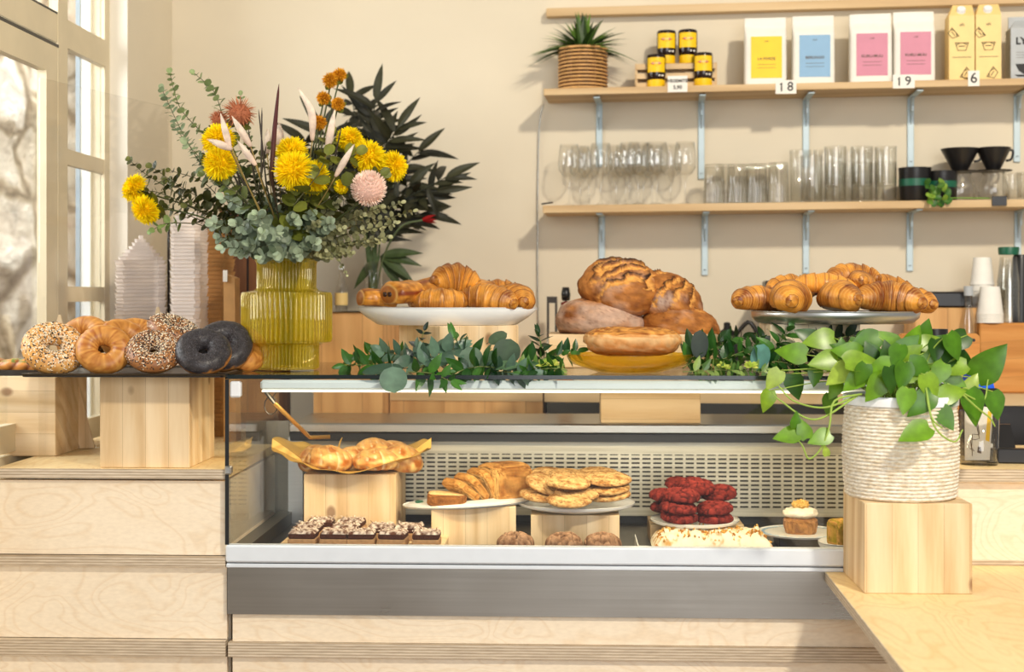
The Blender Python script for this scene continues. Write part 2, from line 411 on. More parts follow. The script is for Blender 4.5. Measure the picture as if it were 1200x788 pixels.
def fbm(p, sc=1.0, o=3): return noise.fractal(V(p)*sc, 1.0, 2.0, o)
def clamp(x, a=0, b=1): return max(a, min(b, x))
# ================================================================ SETTING
ZG = 1.310      # top of display-case glass
ZL = 1.086      # counter top
ZR = .856       # low ledge
ZD = .872       # deck of the display case
XL, XR = at(266, 600, 0).x, .905
# back wall (turned 4 degrees), left wall with window, floor
m = MB(); wl = 3.6; pts = [C0-UX*.15, C0+UX*wl, C0+UX*wl-NX*.12, C0-UX*.15-NX*.12]
m.prism([(p.x, p.y) for p in pts], 0, 4.6); ST(m.build('wall_back', 'plaster'))
XW = -1.36; XF = -1.42
yj = atX(149, 300, XW).y            # where the window reveal meets the wall
m = MB(); m.box(XW-.14, XW, yj, 1.62, 0, 4.6); m.box(XW-.14, XW, -1.2, yj, 0, 1.04); m.box(XW-.14, XW, -1.2, yj, 2.62, 4.6); ST(m.build('wall_left', 'plaster'))
m = MB(); m.box(-3.6, 2.6, -5, 2.0, -.05, 0); ST(m.build('floor', 'floor'))
# window: frame, casement, muntins, panes, outer reveal
wz0, wz1 = 1.04, 2.62; y_m = atX(70, 300, XF).y; y_j = yj
def zat(px, py): return atX(px, py, XF).z
zt = zat(60, 36)                   # transom
win = T('window_1', 'tall cream window looking out on a rough stone wall', 'window', (XF, .4, wz0), w=True); win['kind'] = 'structure'
o3 = win.location
fr = MB()
fr.box(XF-.02, XF+.006, y_j-.05, y_j, wz0, wz1); fr.box(XF-.02, XF+.006, -.9, y_j-.05, wz0, wz0+.05); fr.box(XF-.02, XF+.006, -.9, y_j-.05, wz1-.06, wz1)
fr.box(XF-.014, XF+.012, y_m-.045, y_m+.03, wz0+.05, wz1-.06)              # mullion
fr.box(XF-.014, XF+.010, -.9, y_m-.045, zt-.03, zt+.05); fr.box(XF-.014, XF+.010, y_m+.03, y_j-.05, zt-.03, zt+.05)
fr.build('window_frame', 'winpaint', win, o3)
mt = MB(); zr = [zat(100, 190), zat(100, 345), zat(100, 500)]
for z in zr: mt.box(XF-.014, XF+.004, y_m+.03, y_j-.05, z-.022, z+.022)
mt.build('muntin', 'winpaint', win, o3)
cs = MB(); c0, c1 = atX(0, 300, XF+.02).y-.02, y_m-.055                      # casement leaf beside the mullion
cs.box(XF-.012, XF+.014, c1-.085, c1, wz0+.06, zt-.045); cs.box(XF-.012, XF+.014, c0-.5, c1-.085, zt-.12, zt-.045); cs.box(XF-.012, XF+.014, c0-.5, c1-.085, wz0+.06, wz0+.13)
cs.box(XF-.012, XF+.014, c0-.09, c0+.0, wz0+.13, zt-.12)
cs.build('casement', 'winpaint', win, o3)
dk = MB(); dk.box(XF+.003, XF+.0145, c0-.5, y_m-.046, zt-.044, zt-.036); dk.box(XF+.003, XF+.0105, c0-.5, y_m-.046, zt+.049, zt+.055); dk.build('weather_seal', 'black', win, o3)
pn = MB(); pn.box(XF-.008, XF-.005, -.9, y_m-.046, wz0+.05, wz1-.06); pn.box(XF-.008, XF-.005, y_m+.031, y_j-.05, wz0+.05, wz1-.06); pn.build('pane', 'glass', win, o3)
hd = MB(); hd.box(XF+.014, XF+.035, c0-.05, c0-.03, zat(2, 318), zat(2, 258), .004); hd.build('window_handle', 'steel', win, o3)
m = MB(); m.box(XF-.082, XF-.052, y_j-.012, y_j+.3, .9, 2.8); ST(m.build('trim_1', 'winwhite'))
m = MB(); m.box(XF-.096, XF-.0825, y_j-.016, y_j+.3, .9, 2.8); ST(m.build('trim_2', 'winblue'))
m = MB(); m.box(XF, XW+.001, yj-.001, yj+.004, wz0, wz1); ST(m.build('trim_3', 'reveal'))
m = MB(); m.grid(lambda u, v: (V((-2.6+.20*fbm((u*11, v*7, 3), 1, 5), -3.0+12*u, -.4+5.4*v)), (0, 0, 0)), 120, 70); ST(m.build('wall_outside', 'stone', smooth=True))
# ================================================================ COUNTERS
def ply_slab(name, root, x0, x1, y0, y1, z0, z1, edge_front=True):
    """a plywood sheet: varnished face with the layered edge showing on its front"""
    b = MB().box(x0, x1, y0+.0015, y1, z0, z1).build(name, 'ply_top', root, root.location)
    MB().box(x0, x1, y0, y0+.0015, z0, z1).build('front_edge', 'ply_edge', b)
    return b
ct = T('plywood_counter', 'pale birch plywood counter under the bagel tray, with stepped ledges', 'counter', (-1.08, .5, 0), w=True)
ply_slab('counter_top', ct, XW+.002, XL-.003, 0, 1.08, ZL-.023, ZL)
def zf(py): return at(100, py, 0).z
for a, b in ((564, 651), (664, 749), (770, 2000)):
    z1 = zf(a); z0 = zf(b) if b < 1000 else 0
    MB().box(XW+.002, XL-.003, .012, .030, z0, z1).build('front_panel', 'ply', ct, ct.location)
for a, b in ((652, 663.5), (750, 769)):
    MB().box(XW+.002, XL-.003, -.004, .030, zf(b), zf(a)).build('ledge', 'ply_edge', ct, ct.location)
MB().box(XW+.002, XL-.003, .05, 1.06, .0, ZL-.03).build('carcass', 'ply', ct, ct.location)
cb = T('plywood_plinth', 'birch plywood plinth carrying the glass display case', 'counter', (.05, .4, 0), w=True)
zs = at(600, 722.5, 0).z
MB().box(XL+.012, XR, .006, .70, zf(751), zs-.001).build('front_panel', 'ply', cb, cb.location)
MB().box(XL+.004, XR, -.006, .05, zf(768), zf(751)-.0005).build('ledge', 'ply_edge', cb, cb.location)
MB().box(XL+.012, XR, .006, .70, 0, zf(768)-.0005).build('front_panel', 'ply', cb, cb.location)
# low ledge reaching towards the camera and the higher counter behind it
p0 = at(967, 668, 0.0); pn_ = V((.575, -.90))
lg = T('plywood_ledge', 'low varnished plywood ledge under the pine cube and basket', 'counter', (1.1, -.4, 0), w=True)
tp = [(p0.x, -.001), (pn_.x, pn_.y), (2.2, pn_.y), (2.2, .085), (XR+.003, .085), (XR+.003, -.001)]
lt = MB().prism(tp, ZR-.022, ZR).build('ledge_top', 'ply_top', lg, lg.location)
MB().prism([(pn_.x, pn_.y-.0015), (2.2, pn_.y-.0015), (2.2, pn_.y), (pn_.x, pn_.y)], ZR-.022, ZR).build('front_edge', 'ply_edge', lt)
MB().prism([(p0.x-.0015, -.001), (pn_.x-.0015, pn_.y), (pn_.x, pn_.y), (p0.x, -.001)], ZR-.022, ZR).build('side_edge', 'ply_edge', lt)
MB().box(1.15, 2.15, -.6, .04, 0, ZR-.023).build('support', 'ply', lg, lg.location)
rc = T('plywood_counter', 'varnished plywood counter behind the low ledge, beside the basket', 'counter', (1.6, .4, 0), w=True)
ply_slab('counter_top', rc, XR+.004, 2.2, .07, .62, ZL-.03, ZL)
MB().box(XR+.012, 2.2, .09, .108, ZR, ZL-.031).build('front_panel', 'ply', rc, rc.location)
MB().box(XR+.012, 2.2, .115, .60, 0, ZL-.031).build('carcass', 'ply', rc, rc.location)
MB().box(XR+.012, 2.2, .084, .0895, ZR+.0005, ZR+.012).build('skirting', 'ply_edge', rc, rc.location)
# ================================================================ DISPLAY CASE
dc = T('display_case', 'glass pastry display case with steel base on the plywood counter', 'display case', ((XL+XR)/2, .32, zs), w=True); o3 = dc.location
z_st = at(600, 667.5, 0).z; z_r0 = at(600, 661, 0).z; z_r1 = at(600, 640.5, 0).z
YB = .62
MB().box(XL+.002, XR, -.004, .60, zs, z_st).build('steel_base', 'steel', dc, o3)
MB().box(XL, XR, -.008, .02, z_st, z_r0-.003, .002).build('lower_trim', 'rail', dc, o3)
MB().box(XL-.001, XR, -.012, .018, z_r0, z_r1, .004).build('front_rail', 'rail', dc, o3)
MB().box(XL+.002, XR, -.002, .60, z_r0-.003, z_r0).build('shadow_gap', 'seal', dc, o3)
MB().box(XL+.02, XR-.01, .02, .60, ZD-.015, ZD).build('deck', 'darkmetal', dc, o3)
g = MB().box(XL, XR, -.004, .001, z_r1, ZG-.0105).build('front_pane', 'glass', dc, o3)
MB().box(XL+.001, XL+.006, .0015, YB-.04, z_r1, ZG-.0105).build('side_pane', 'glass', dc, o3)
MB().box(XR-.006, XR-.001, .0015, YB-.04, z_r1, ZG-.0105).build('side_pane', 'glass', dc, o3)
tg = MB().box(XL-.002, XR+.001, -.003, YB, ZG-.008, ZG).build('top_pane', 'glass', dc, o3)
MB().box(XL-.003, XR+.001, -.006, -.003, ZG-.0095, ZG+.0003).build('front_edge', 'edge', tg)
MB().box(XL-.003, XL, -.006, YB, ZG-.0095, ZG+.0003).build('side_edge', 'edge', tg)
MB().box(XL-.003, XL+.006, -.007, -.0045, z_r1, ZG-.0105).build('corner_seal', 'seal', g)
MB().box(XL+.008, XL+.034, -.010, .012, at(278, 466, 0).z, at(278, 447, 0).z, .004).build('corner_clip', 'white', dc, o3)
MB().box(XL-.004, XL+.012, -.011, .012, at(268, 556, 0).z, at(268, 546, 0).z, .003).build('hinge', 'alu', dc, o3)
# light housing under the top pane
zt0, zt1 = at(600, 460, .05).z, at(600, 446, .05).z
lh = MB().box(at(306, 450, .05).x, XR-.02, .035, .062, zt0+.004, zt1, .006).build('light_housing', 'frost', dc, o3)
MB().box(at(308, 450, .05).x, XR-.03, .038, .058, zt0, zt0+.004).build('lit_tube', 'tube', lh)
# side frame inside, back panel, shelf
xi = at(347, 560, .555).x
MB().box(XL+.012, XL+.05, .02, .56, ZD, at(300, 632, .1).z).build('side_rail', 'darksteel', dc, o3)
MB().box(xi-.018, xi+.022, .535, .56, ZD, at(350, 512, .55).z).build('back_post', 'alu', dc, o3)
MB().box(XR-.06, XR-.01, .535, .56, ZD, at(350, 512, .55).z).build('back_post', 'alu', dc, o3)
zb0, zb1 = at(600, 604, .565).z, at(600, 516, .565).z
bp = MB().box(xi+.02, XR-.02, .565, .572, 0, zb1-zb0).build('perforated_back', 'perf', dc, local=True); bp.location = V((0, 0, zb0))-o3
MB().box(xi+.0, XR-.02, .578, .60, ZD, zb1).build('back_lining', 'seal', dc, o3)
zsh0, zsh1 = at(600, 508.5, .50).z, at(600, 497, .50).z
MB().box(xi-.01, XR-.01, .50, .84, zsh0, zsh1, .004).build('work_shelf', 'steel', dc, o3)
MB().box(xi-.01, XR-.01, .52, .56, zb1, zsh0).build('air_slot', 'seal', dc, o3)
MB().box(XL+.02, XR-.01, .60, .84, zs, zsh0-.002).build('back_body', 'alu', dc, o3)
MB().box(at(288, 560, .565).x, xi-.02, .566, .574, ZD, zsh1).build('back_corner_panel', 'darksteel', dc, o3)
# gas strut with its bracket
s0, s1 = at(319, 470, .10), at(363, 513, .40)
sr = MB().tube([s0, s0.lerp(s1, .9), s1, s1+V((.05, .02, .0))], .0055, 10).build('lid_strut', 'brass', dc, o3, smooth=True)
b = MB().tube([s0+V((-.016, 0, .022)), s0+V((.006, .0, -.006))], .005, 8)
b.tube([s0+V((-.004+.016*cos(a/10*PI*1.7+.6), .004, -.012+.022*sin(a/10*PI*1.7+.6))) for a in range(11)], .0014, 6); b.tube([s0+V((-.002, 0, .004)), s0+V((.012, 0, .024))], .0014, 6)
b.build('strut_hook', 'black', sr)
# ---------------------------------------------------------------- pine display blocks
def block(label, w, d, h, loc, rz=0, mat='pine', group='pine display blocks', name='wooden_block'):
    o = MB().box(-w/2, w/2, -d/2, d/2, 0, h, .0015).build(name, mat); o.location = loc; o.rotation_euler.z = rz
    return tag(o, label, 'block', group)
def block_px(label, pxl, pxr, pyt, Y, d, zb, mat='pine', rz=0):
    a, b = at(pxl, pyt, Y), at(pxr, pyt, Y)
    return block(label, b.x-a.x, d, a.z-zb, ((a.x+b.x)/2, Y+d/2, zb), rz, mat), a.z
bA, zA = block_px('pine cube with a dark knot, under the tray of bagels', 117, 222, 441, .02, .24, ZL+.0005)
bB, zB = block_px('pine block behind the bagel tray, at the end of the counter', -8, 65, 441, .25, .24, ZL+.0005, 'pine_h')
pb, zP = None, at(600, 381.5, .30).z
pc = at(536, 420, .31); block('pine block turned edge-on under the white pastry platter', .228, .228, zP-ZG, (pc.x, .34, ZG+.0003), math.radians(33))
bL, zLf = block_px('long pine block carrying the pile of round loaves', 643, 842, 392, .34, .24, ZG+.0003, 'pine_h')
zT = at(978, 379.5, .2).z
a_, b_ = at(903, 380, .12), at(1008, 380, .12); block('pale wood block under the aluminium croissant tray', b_.x-a_.x, .2, zT-ZG-.0003, ((a_.x+b_.x)/2, .22, ZG+.0003), 0, 'pine_pale')
bBun, zBun = block_px('pine block inside the case under the gold paper of buns', 356, 464, 556, .27, .22, ZD)
bBan, zBan = block_px('pine block inside the case under the banana bread', 503, 602, 594, .22, .19, ZD); bBan.rotation_euler.z = .06
bCk, zCk = block_px('pine block inside the case under the pale cookies', 622, 726, 604, .20, .18, ZD, mat='pine')
bRed, zRed = block_px('low pine block inside the case under the red cookies', 762, 872, 615, .27, .14, ZD, 'pine_h')
bS, zS = block_px('pine block lying on the steel shelf at the back of the display case', 704, 821, 458.5, .53, .14, zsh1+.0005, 'pine_h')
bF, zF = block_px('pine cube on the low ledge, under the potted trailing plant', 1013, 1139.5, 590, -.245, .235, ZR+.0003)
# ================================================================ FOOD
def top_z(px, py, Y): return at(px, py, Y).z
# ---- bagels
zTr = ZL+.0005+(zA-ZL)+.0008
BC = {'plain': (C(220, 160, 80), C(158, 88, 30)), 'sesame': (C(226, 174, 100), C(196, 132, 66)), 'everything': (C(170, 116, 66), C(132, 82, 44)), 'poppy': (C(190, 130, 66), C(160, 98, 40))}
def bagel_mesh(kind, seed):
    r = random.Random(seed); R_, q = .0385, .0255; off = seed*3.1
    def f(u, v):
        a = 2*PI*u; b = 2*PI*v
        rr = q*(1+.05*fbm((cos(a)*2+off, sin(a)*2, v*2), 1.3, 2)); R2 = R_*(1+.05*sin(a*2+seed))
        x = R2+rr*cos(b)*1.02; z = rr*sin(b)*(.92 if sin(b) > 0 else .78)
        c = lerp(BC[kind][0], BC[kind][1], clamp(.5+.7*fbm((cos(a)*3+off, sin(a)*3, sin(b)*2), 2)))
        if sin(b) < -.35: c = lerp(c, C(226, 178, 104), .55)
        if kind == 'poppy' and sin(b)+.22*fbm((cos(a), sin(a), off), 2)-.5*max(0, cos(b)) > -.45+.28*cos(a-.4): c = lerp(C(42, 39, 40), C(66, 61, 62), clamp(.5+fbm((x*cos(a)*300, x*sin(a)*300, z*300), 1)))
        return V((x*cos(a), x*sin(a), z)), c
    m = MB(); m.grid(f, 56, 28, wrapu=True); s = MB()
    if kind != 'plain':
        n = {'sesame': 1150, 'everything': 1500, 'poppy': 2600}[kind]
        for i in range(n):
            a = r.uniform(0, 2*PI); b = r.gauss(PI/2, .85)
            if sin(b) < (-.25 if kind != 'poppy' else -.9): continue
            p, _ = f(a/2/PI, (b/2/PI) % 1); cx = V((R_*cos(a), R_*sin(a), 0)); nm = (p-cx).normalized(); t1 = nm.cross(V((r.random()-.5, r.random()-.5, r.random()-.5))).normalized(); t2 = nm.cross(t1)
            if kind == 'poppy':
                if sin(b)+.22*fbm((cos(a), sin(a), off), 2)-.5*max(0, cos(b)) < -.45+.28*cos(a-.4): continue
            dark = r.random() < (.38 if kind == 'sesame' else .55); c = C(28, 26, 30) if dark else r.choice([C(244, 228, 196), C(232, 206, 164), C(250, 240, 220)])
            if kind == 'poppy': c = r.choice([C(34, 32, 34), C(66, 62, 66), C(98, 94, 98)])
            L, W = (.0026, .0015) if kind == 'sesame' else (.0010, .0009) if kind == 'poppy' else (.0022, .0015)
            s.add([p+t1*L, p+t2*W, p-t1*L, p-t2*W, p+nm*(.0012 if kind != 'poppy' else .0009)], [(0, 1, 4), (1, 2, 4), (2, 3, 4), (3, 0, 4)], [c]*5)
    return m, s
def bagel(kind, label, px, py, Y, rot, seed, sc=1.0):
    m, s = bagel_mesh(kind, seed)
    o = m.build('bagel', 'bagel', smooth=True); o.location = at(px, py, Y); o.rotation_euler = rot; o.scale = (sc,)*3
    R3 = Euler(rot).to_matrix(); lo = min((R3 @ q.co).z*sc for q in o.data.vertices)+o.location.z; o.location.z += max(0, zTr+.0035-lo)
    tag(o, label, 'bagel', 'bagels on the dark tray')
    if s.v: k = s.build('seed_topping', 'seed', o); k['kind'] = 'stuff'
a0, a1 = at(30, 438, -.045), at(262, 438, -.045)
tr = MB(); x0, x1 = a0.x, a1.x; y0, y1 = -.05, .33
tr.box(x0, x1, y0, y1, zTr, zTr+.003)
tr.prism([(x0-.006, zTr+.008), (x0-.002, zTr+.009), (x0+.006, zTr+.002), (x0+.004, zTr)], y0, y1, 'y'); tr.prism([(x1+.006, zTr+.008), (x1+.002, zTr+.009), (x1-.006, zTr+.002), (x1-.004, zTr)], y0, y1, 'y')
tr.prism([(y0-.006, zTr+.008), (y0-.002, zTr+.009), (y0+.006, zTr+.002), (y0+.004, zTr)], x0-.006, x1+.006, 'x'); tr.prism([(y1+.006, zTr+.008), (y1+.002, zTr+.009), (y1-.006, zTr+.002), (y1-.004, zTr)], x0-.006, x1+.006, 'x')
tag(tr.build('baking_tray', 'darkmetal', org=((x0+x1)/2, .14, zTr)), 'thin dark baking tray of bagels resting on pine blocks', 'tray')
bagel('sesame', 'white sesame bagel with black specks, first in the front row of the tray', 63, 411, .0, (.92, .42, .2), 1, 1.12)
bagel('plain', 'smooth golden plain bagel in the front row of the tray', 122, 410, .0, (1.12, .10, .15), 2, 1.0)
bagel('everything', 'bagel crusted in mixed black and white seeds, front row beside the plain one', 180, 413, .0, (.72, .08, .1), 3, 1.02)
bagel('poppy', 'dark poppy seed bagel at the front of the tray', 238, 415, .01, (.70, .34, -.05), 4, 1.06)
bagel('poppy', 'dark poppy seed bagel leaning at the back of the tray', 262, 406, .12, (.80, .50, -.1), 5, 1.12)
bagel('everything', 'seeded bagel lying on top of the others near the back of the tray', 204, 388, .10, (.28, .38, .2), 6, 1.05)
bagel('plain', 'plain golden bagel behind the sesame one', 97, 396, .14, (.9, .2, -.3), 7, 1.0)
bagel('plain', 'plain golden bagel behind the smooth front one, low in the pile', 146, 401, .12, (.85, .5, .4), 8, 1.0)
bagel('plain', 'glossy brown plain bagel between the two seeded ones, at the back', 163, 394, .22, (.6, .1, .4), 9, .98)
bagel('plain', 'brown plain bagel at the tray end beside the vase', 284, 414, .17, (.5, .7, -.2), 10, 1.05)
bagel('plain', 'plain bagel just showing at the back between the sesame and golden ones', 118, 396, .26, (.5, .1, -.3), 11, .95)
# second tray behind with twisted pastries
zq = zB+.0012
t2 = MB(); q0, q1 = at(-40, 432, .27).x, at(102, 432, .27).x; t2.box(q0, q1, .26, .50, zq, zq+.004); t2.box(q0, q1, .255, .262, zq, zq+.014); t2.box(q1-.004, q1+.002, .262, .50, zq, zq+.014)
tag(t2.build('baking_tray', 'darkmetal', org=((q0+q1)/2, .38, zq)), 'dark baking tray on the far pine block, holding twisted pastries', 'tray')
def twist(label, px, py, Y, rz, L, green):
    def f(u, v):
        a = 2*PI*u; t = v; r = .021*(max(.02, 1-(2*t-1)**2))**.35*(1+.22*abs(sin(a+t*11))); x = (t-.5)*L
        k = abs(sin(a+t*11)); c = lerp(C(120, 62, 28), C(212, 142, 66), k)
        if green and sin(a) > .45 and fbm((x*60, a*2, 5), 1, 2) > -.05: c = C(112, 124, 52)
        return V((x, r*cos(a), r*sin(a)*.85)), c
    o = MB().grid(f, 28, 50, wrapu=True).build('twisted_pastry', 'pastry', smooth=True); o.location = at(px, py, Y); o.location.z = zq+.021; o.rotation_euler = (0, .06, rz)
    tag(o, label, 'pastry', 'twisted pastries on the far tray')
twist('twisted pastry with green topping beside the sesame bagel', 30, 418, .30, .25, .13, True)
twist('plain brown twisted pastry cut off by the picture edge', -8, 418, .35, .5, .13, False)
# ---- croissants
def croissant_mesh(seed, L=.15, R=.034, curl=1.0, gold=0.0):
    off = seed*7.7
    def f(u, v):
        t = 2*v-1; a = 2*PI*u; s = abs(t)
        k = 3.2*s+.12*sin(a+off); saw = k-math.floor(k); env = max(0.0, 1-s**2.1)**.62
        r = R*(.13+.87*env)*(1.0-.16*saw*(1 if s > .12 else s/.12))
        if v in (0.0, 1.0): r *= .25
        r *= 1+.05*fbm((a*.8+off, t*3, 1), 1.2, 2)
        ang = t*curl; Rc = L/2/max(curl, .15)
        cx, cy = Rc*sin(ang), -Rc*(1-cos(ang)); tx = V((cos(ang), -sin(ang), 0)); ny = V((sin(ang), cos(ang), 0))
        z = r*sin(a); z = max(z, -R*.62)
        p = V((cx, cy, 0))+ny*r*cos(a)*1.05+V((0, 0, z*.98))
        line = .5+.5*sin(84*s+3.0*sin(a+off)+5*fbm((t*2, a*.5, off), 1, 2)); edge = 1-saw
        c = lerp(C(122, 56, 12), C(232, 158, 58), clamp(.30+.11*line+.36*saw+.7*fbm((t*1.3+off, a*.4, off), 1.2, 2)+.25*fbm((t*3, a, off), 1.5, 3)+gold))
        c = lerp(c, C(104, 44, 10), clamp((edge-.74)*3)*.75); c = lerp(c, C(244, 204, 128), .22*(line > .86))
        if z < -R*.3: c = lerp(c, C(196, 120, 48), .4)
        return p, c
    return MB().grid(f, 32, 96, wrapu=True)
def croissant(name, label, group, px, py, Y, rot, seed, L=.15, R=.034, curl=1.0, gold=0, cat='croissant'):
    o = croissant_mesh(seed, L, R, curl, gold).build(name, 'pastry', smooth=True); o.location = at(px, py, Y); o.rotation_euler = rot
    return tag(o, label, cat, group)
def roll_mesh(seed, L=.10, R=.034, flat=.72):
    """pain au chocolat: a flattened roll, layered stripes round it and spiral ends"""
    off = seed*5.3
    def f(u, v):
        t = 2*v-1; a = 2*PI*u; s = abs(t); e = (max(0, 1-s**7))**.35
        if v in (0.0, 1.0): e = .02
        r = R*e*(1+.06*fbm((t*2, a, off), 1.2, 2)); z = r*sin(a)*flat; y = r*cos(a)*(1.1)
        step = .10*R*max(0, sin(a*1.5+t*.6)); z += step*.5*(1 if sin(a) > 0 else 0)
        line = .5+.5*sin(a*13+t*5+off+3*fbm((t*2, a, off), 1, 2)); seam = abs(((a+off) % 2.1)-1.05) < .12
        c = lerp(C(124, 56, 12), C(234, 162, 62), clamp(.26+.32*line+.6*fbm((t+off, a*.4, 3), 1.2, 2)+.3*fbm((t*2, a, off), 2, 3)))
        if seam: c = C(126, 54, 14)
        if s > .93: c = lerp(C(232, 186, 104), C(176, 100, 40), .5+.5*sin(e*14))
        return V((t*L/2, y, max(z, -R*.5))), c
    return MB().grid(f, 36, 60, wrapu=True)
def choc_roll(label, group, px, py, Y, rot, seed, L=.1, R=.034, ends=True):
    o = roll_mesh(seed, L, R).build('chocolate_pastry', 'pastry', smooth=True); o.location = at(px, py, Y); o.rotation_euler = rot
    if ends:
        for dy in (-.010, .010):
            k = MB().tube([(-L/2-.004, dy, .002), (-L/2+.012, dy, .002), (L/2-.012, dy, .002), (L/2+.004, dy, .002)], .0062, 10).build('chocolate_stick', 'choc', o, smooth=True)
    return tag(o, label, 'pastry', group)
def platter(name, label, mat, px, pyr, pyb, Y, wpx, ry, zb=None, foot=.62, thick=.004, cat='plate', parts=None, n=72):
    c = at(px, pyr, Y); rx = wpx*mm(Y, px)/2; zb = at(px, pyb, Y).z if zb is None else zb; h = c.z-zb
    pr = [(.001, thick*.8), (foot*.9, thick*.8), (foot, thick), ((.86, h*.62) if foot < .8 else (foot+.08, h*.45)), (.985, h-.0012), (1, h), (.985, h+.001)]
    pr = [(r*rx if r > .01 else r, z) for r, z in pr]
    out = [(rx*1.0, h-.004), (rx*(.90 if foot < .8 else .985), h*.45), (rx*(foot+.03), 0.0012), (rx*foot, 0), (.001, 0)]
    o = MB().lathe(pr+out, n, sy=ry/rx).build(name, mat, smooth=True); o.location = (c.x, c.y, zb)
    return tag(o, label, cat), h
pl, hP = platter('platter', 'long white oval platter of croissants and chocolate pastries', 'porcelain', 524, 360.5, 381.5, .33, 212, .115, zb=zP+.0005, foot=.74)
G = 'pastries on the white oval platter'
choc_roll('small layered pastry at the end of the white platter nearest the vase', G, 442, 351, .32, (0, .05, .5), 1, .10, .036, False)
choc_roll('chocolate pastry with two chocolate sticks showing, beside the small one on the white platter', G, 472, 345, .29, (0, -.05, .75), 2, .095, .046)
choc_roll('broad layered pastry lying in the middle of the white platter', G, 504, 343, .37, (.1, -.25, .2), 3, .13, .050, False)
croissant('croissant', 'dark-tipped croissant low at the front middle of the white platter', G, 517, 353, .27, (.1, 0, PI*1.05), 4, .15, .036, .5, .05)
croissant('croissant', 'glazed croissant on top of the pile on the white platter', G, 534, 330, .36, (.5, .1, .25), 5, .13, .050, .8)
choc_roll('folded pastry behind the front croissants on the white platter', G, 553, 342, .38, (.1, .1, -.3), 6, .13, .045, False)
croissant('croissant', 'golden croissant with a pale tip lying at the front of the white platter', G, 574, 351, .29, (.0, .12, -.35), 7, .165, .041, .45, .1)
croissant('croissant', 'croissant at the end of the white platter nearest the round loaves', G, 604, 350, .33, (.1, .12, -.9), 8, .15, .041, .6, .1)
croissant('croissant', 'dark croissant behind the others on the white platter, near its end', G, 583, 345, .41, (.1, 0, .1), 9, .15, .042, .4, -.1)
# aluminium tray of croissants
alu, hT = platter('round_tray', 'round aluminium tray piled with croissants, on a pale wood block', 'alu', 978, 365, 379, .22, 196, .17, zb=zT+.0005, foot=.88, cat='tray')
G = 'croissants on the aluminium tray'
for k, (lb, px, py, Y, rot, L, R, cu, gd) in enumerate([
    ('croissant at the tray end nearest the loaves, ridges showing', 888, 352, .24, (.1, .05, .35), .15, .031, .9, 0),
    ('large smooth-sided croissant at the front of the aluminium tray, seen end-on', 926, 350, .13, (.25, .0, 1.2), .15, .038, .5, .08),
    ('second smooth croissant at the front of the aluminium tray, with a spiral end', 983, 350, .12, (.25, .0, 1.75), .15, .037, .5, .02),
    ('ridged croissant lying across the front of the aluminium tray', 1043, 350, .17, (.15, .08, -.2), .165, .036, 1.1, 0),
    ('pale croissant resting on two others in the aluminium tray', 967, 335, .20, (.0, .1, -.1), .14, .027, .25, .28),
    ('dark croissant crowning the pile on the aluminium tray', 998, 325, .26, (.15, 0, .1), .13, .030, .7, -.1),
    ('ridged croissant leaning behind the pale one, towards the middle of the aluminium tray', 1012, 341, .25, (.3, .5, .9), .15, .033, .9, -.02),
    ('croissant with its tip over the tray rim beside the wooden board', 1066, 352, .27, (.1, .15, -.5), .14, .030, .8, .15),
    ('small dark croissant showing at the back of the aluminium tray', 926, 338, .31, (.2, 0, .2), .13, .03, .8, -.12),
    ('croissant at the back of the tray with curled ridges', 1036, 338, .31, (.2, .1, .1), .14, .03, .9, -.02)]):
    croissant('croissant', lb, G, px, py, Y, rot, 20+k, L*1.12, R*1.26, cu, gd)
# ---- sourdough loaves
def boule(label, px, py, Y, rx, ry, rz, rot, seed, flour=.5, cuts=()):
    off = seed*11.3; R = random.Random(seed)
    def f(d):
        x, y, z = d
        z2 = z if z > 0 else max(z, -.55)*.9
        r = 1+.05*fbm((x+off, y, z), 2.2, 3); p = V((x*rx*r, y*ry*r, z2*rz*r)); h = 0; ear = 0
        for (ax, ay, an, ln) in cuts:
            ux, uy = cos(an), sin(an); sx = (x-ax)*ux+(y-ay)*uy; sy = -(x-ax)*uy+(y-ay)*ux+.10*sx*sx+.13*fbm((x*3+off, y*3, z*3), 1.3, 3)
            if abs(sx) < ln and z > -.1:
                w = 1-(abs(sx)/ln)**2; q = sy/.07
                h -= .085*w*math.exp(-q*q*1.6); q2 = (sy-.10)/.035; e = w*math.exp(-q2*q2); h += .10*e; ear = max(ear, e)
        if h < -.015: h += .035*fbm((x*8+off, y*8, z*8), 2, 3)
        p *= (1+h)
        b = fbm((x*2+off, y*2, z*2), 1.4, 4); c = lerp(C(124, 70, 30), C(196, 128, 60), clamp(.5+.7*b))
        if h < -.012: c = lerp(c, C(232, 168, 86), clamp(-h*26))
        fl = clamp((fbm((x*1.2+off+9, y*1.2, z*1.0), 1.0, 4)+flour-.45)*1.3)*(1 if z < .75 else .5)
        c = lerp(c, C(206, 184, 168), fl*.62*(0 if h < -.02 else 1))
        sp = fbm((x*9+off, y*9, z*9), 2, 2); c = lerp(c, C(96, 46, 18), clamp((sp-.25)*2)*.5)
        if ear > .35: c = lerp(c, C(40, 20, 12), clamp((ear-.35)*2.6)*.95)
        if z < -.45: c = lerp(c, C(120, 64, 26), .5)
        return p, c
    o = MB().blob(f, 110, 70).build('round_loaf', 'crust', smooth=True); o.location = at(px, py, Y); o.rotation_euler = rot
    return tag(o, label, 'bread', 'sourdough loaves on the pine block')
boule('floury sourdough boule at the bottom of the pile, next to the white platter', 704, 379, .45, .122, .115, .070, (0, .10, .3), 1, 1.25, ())
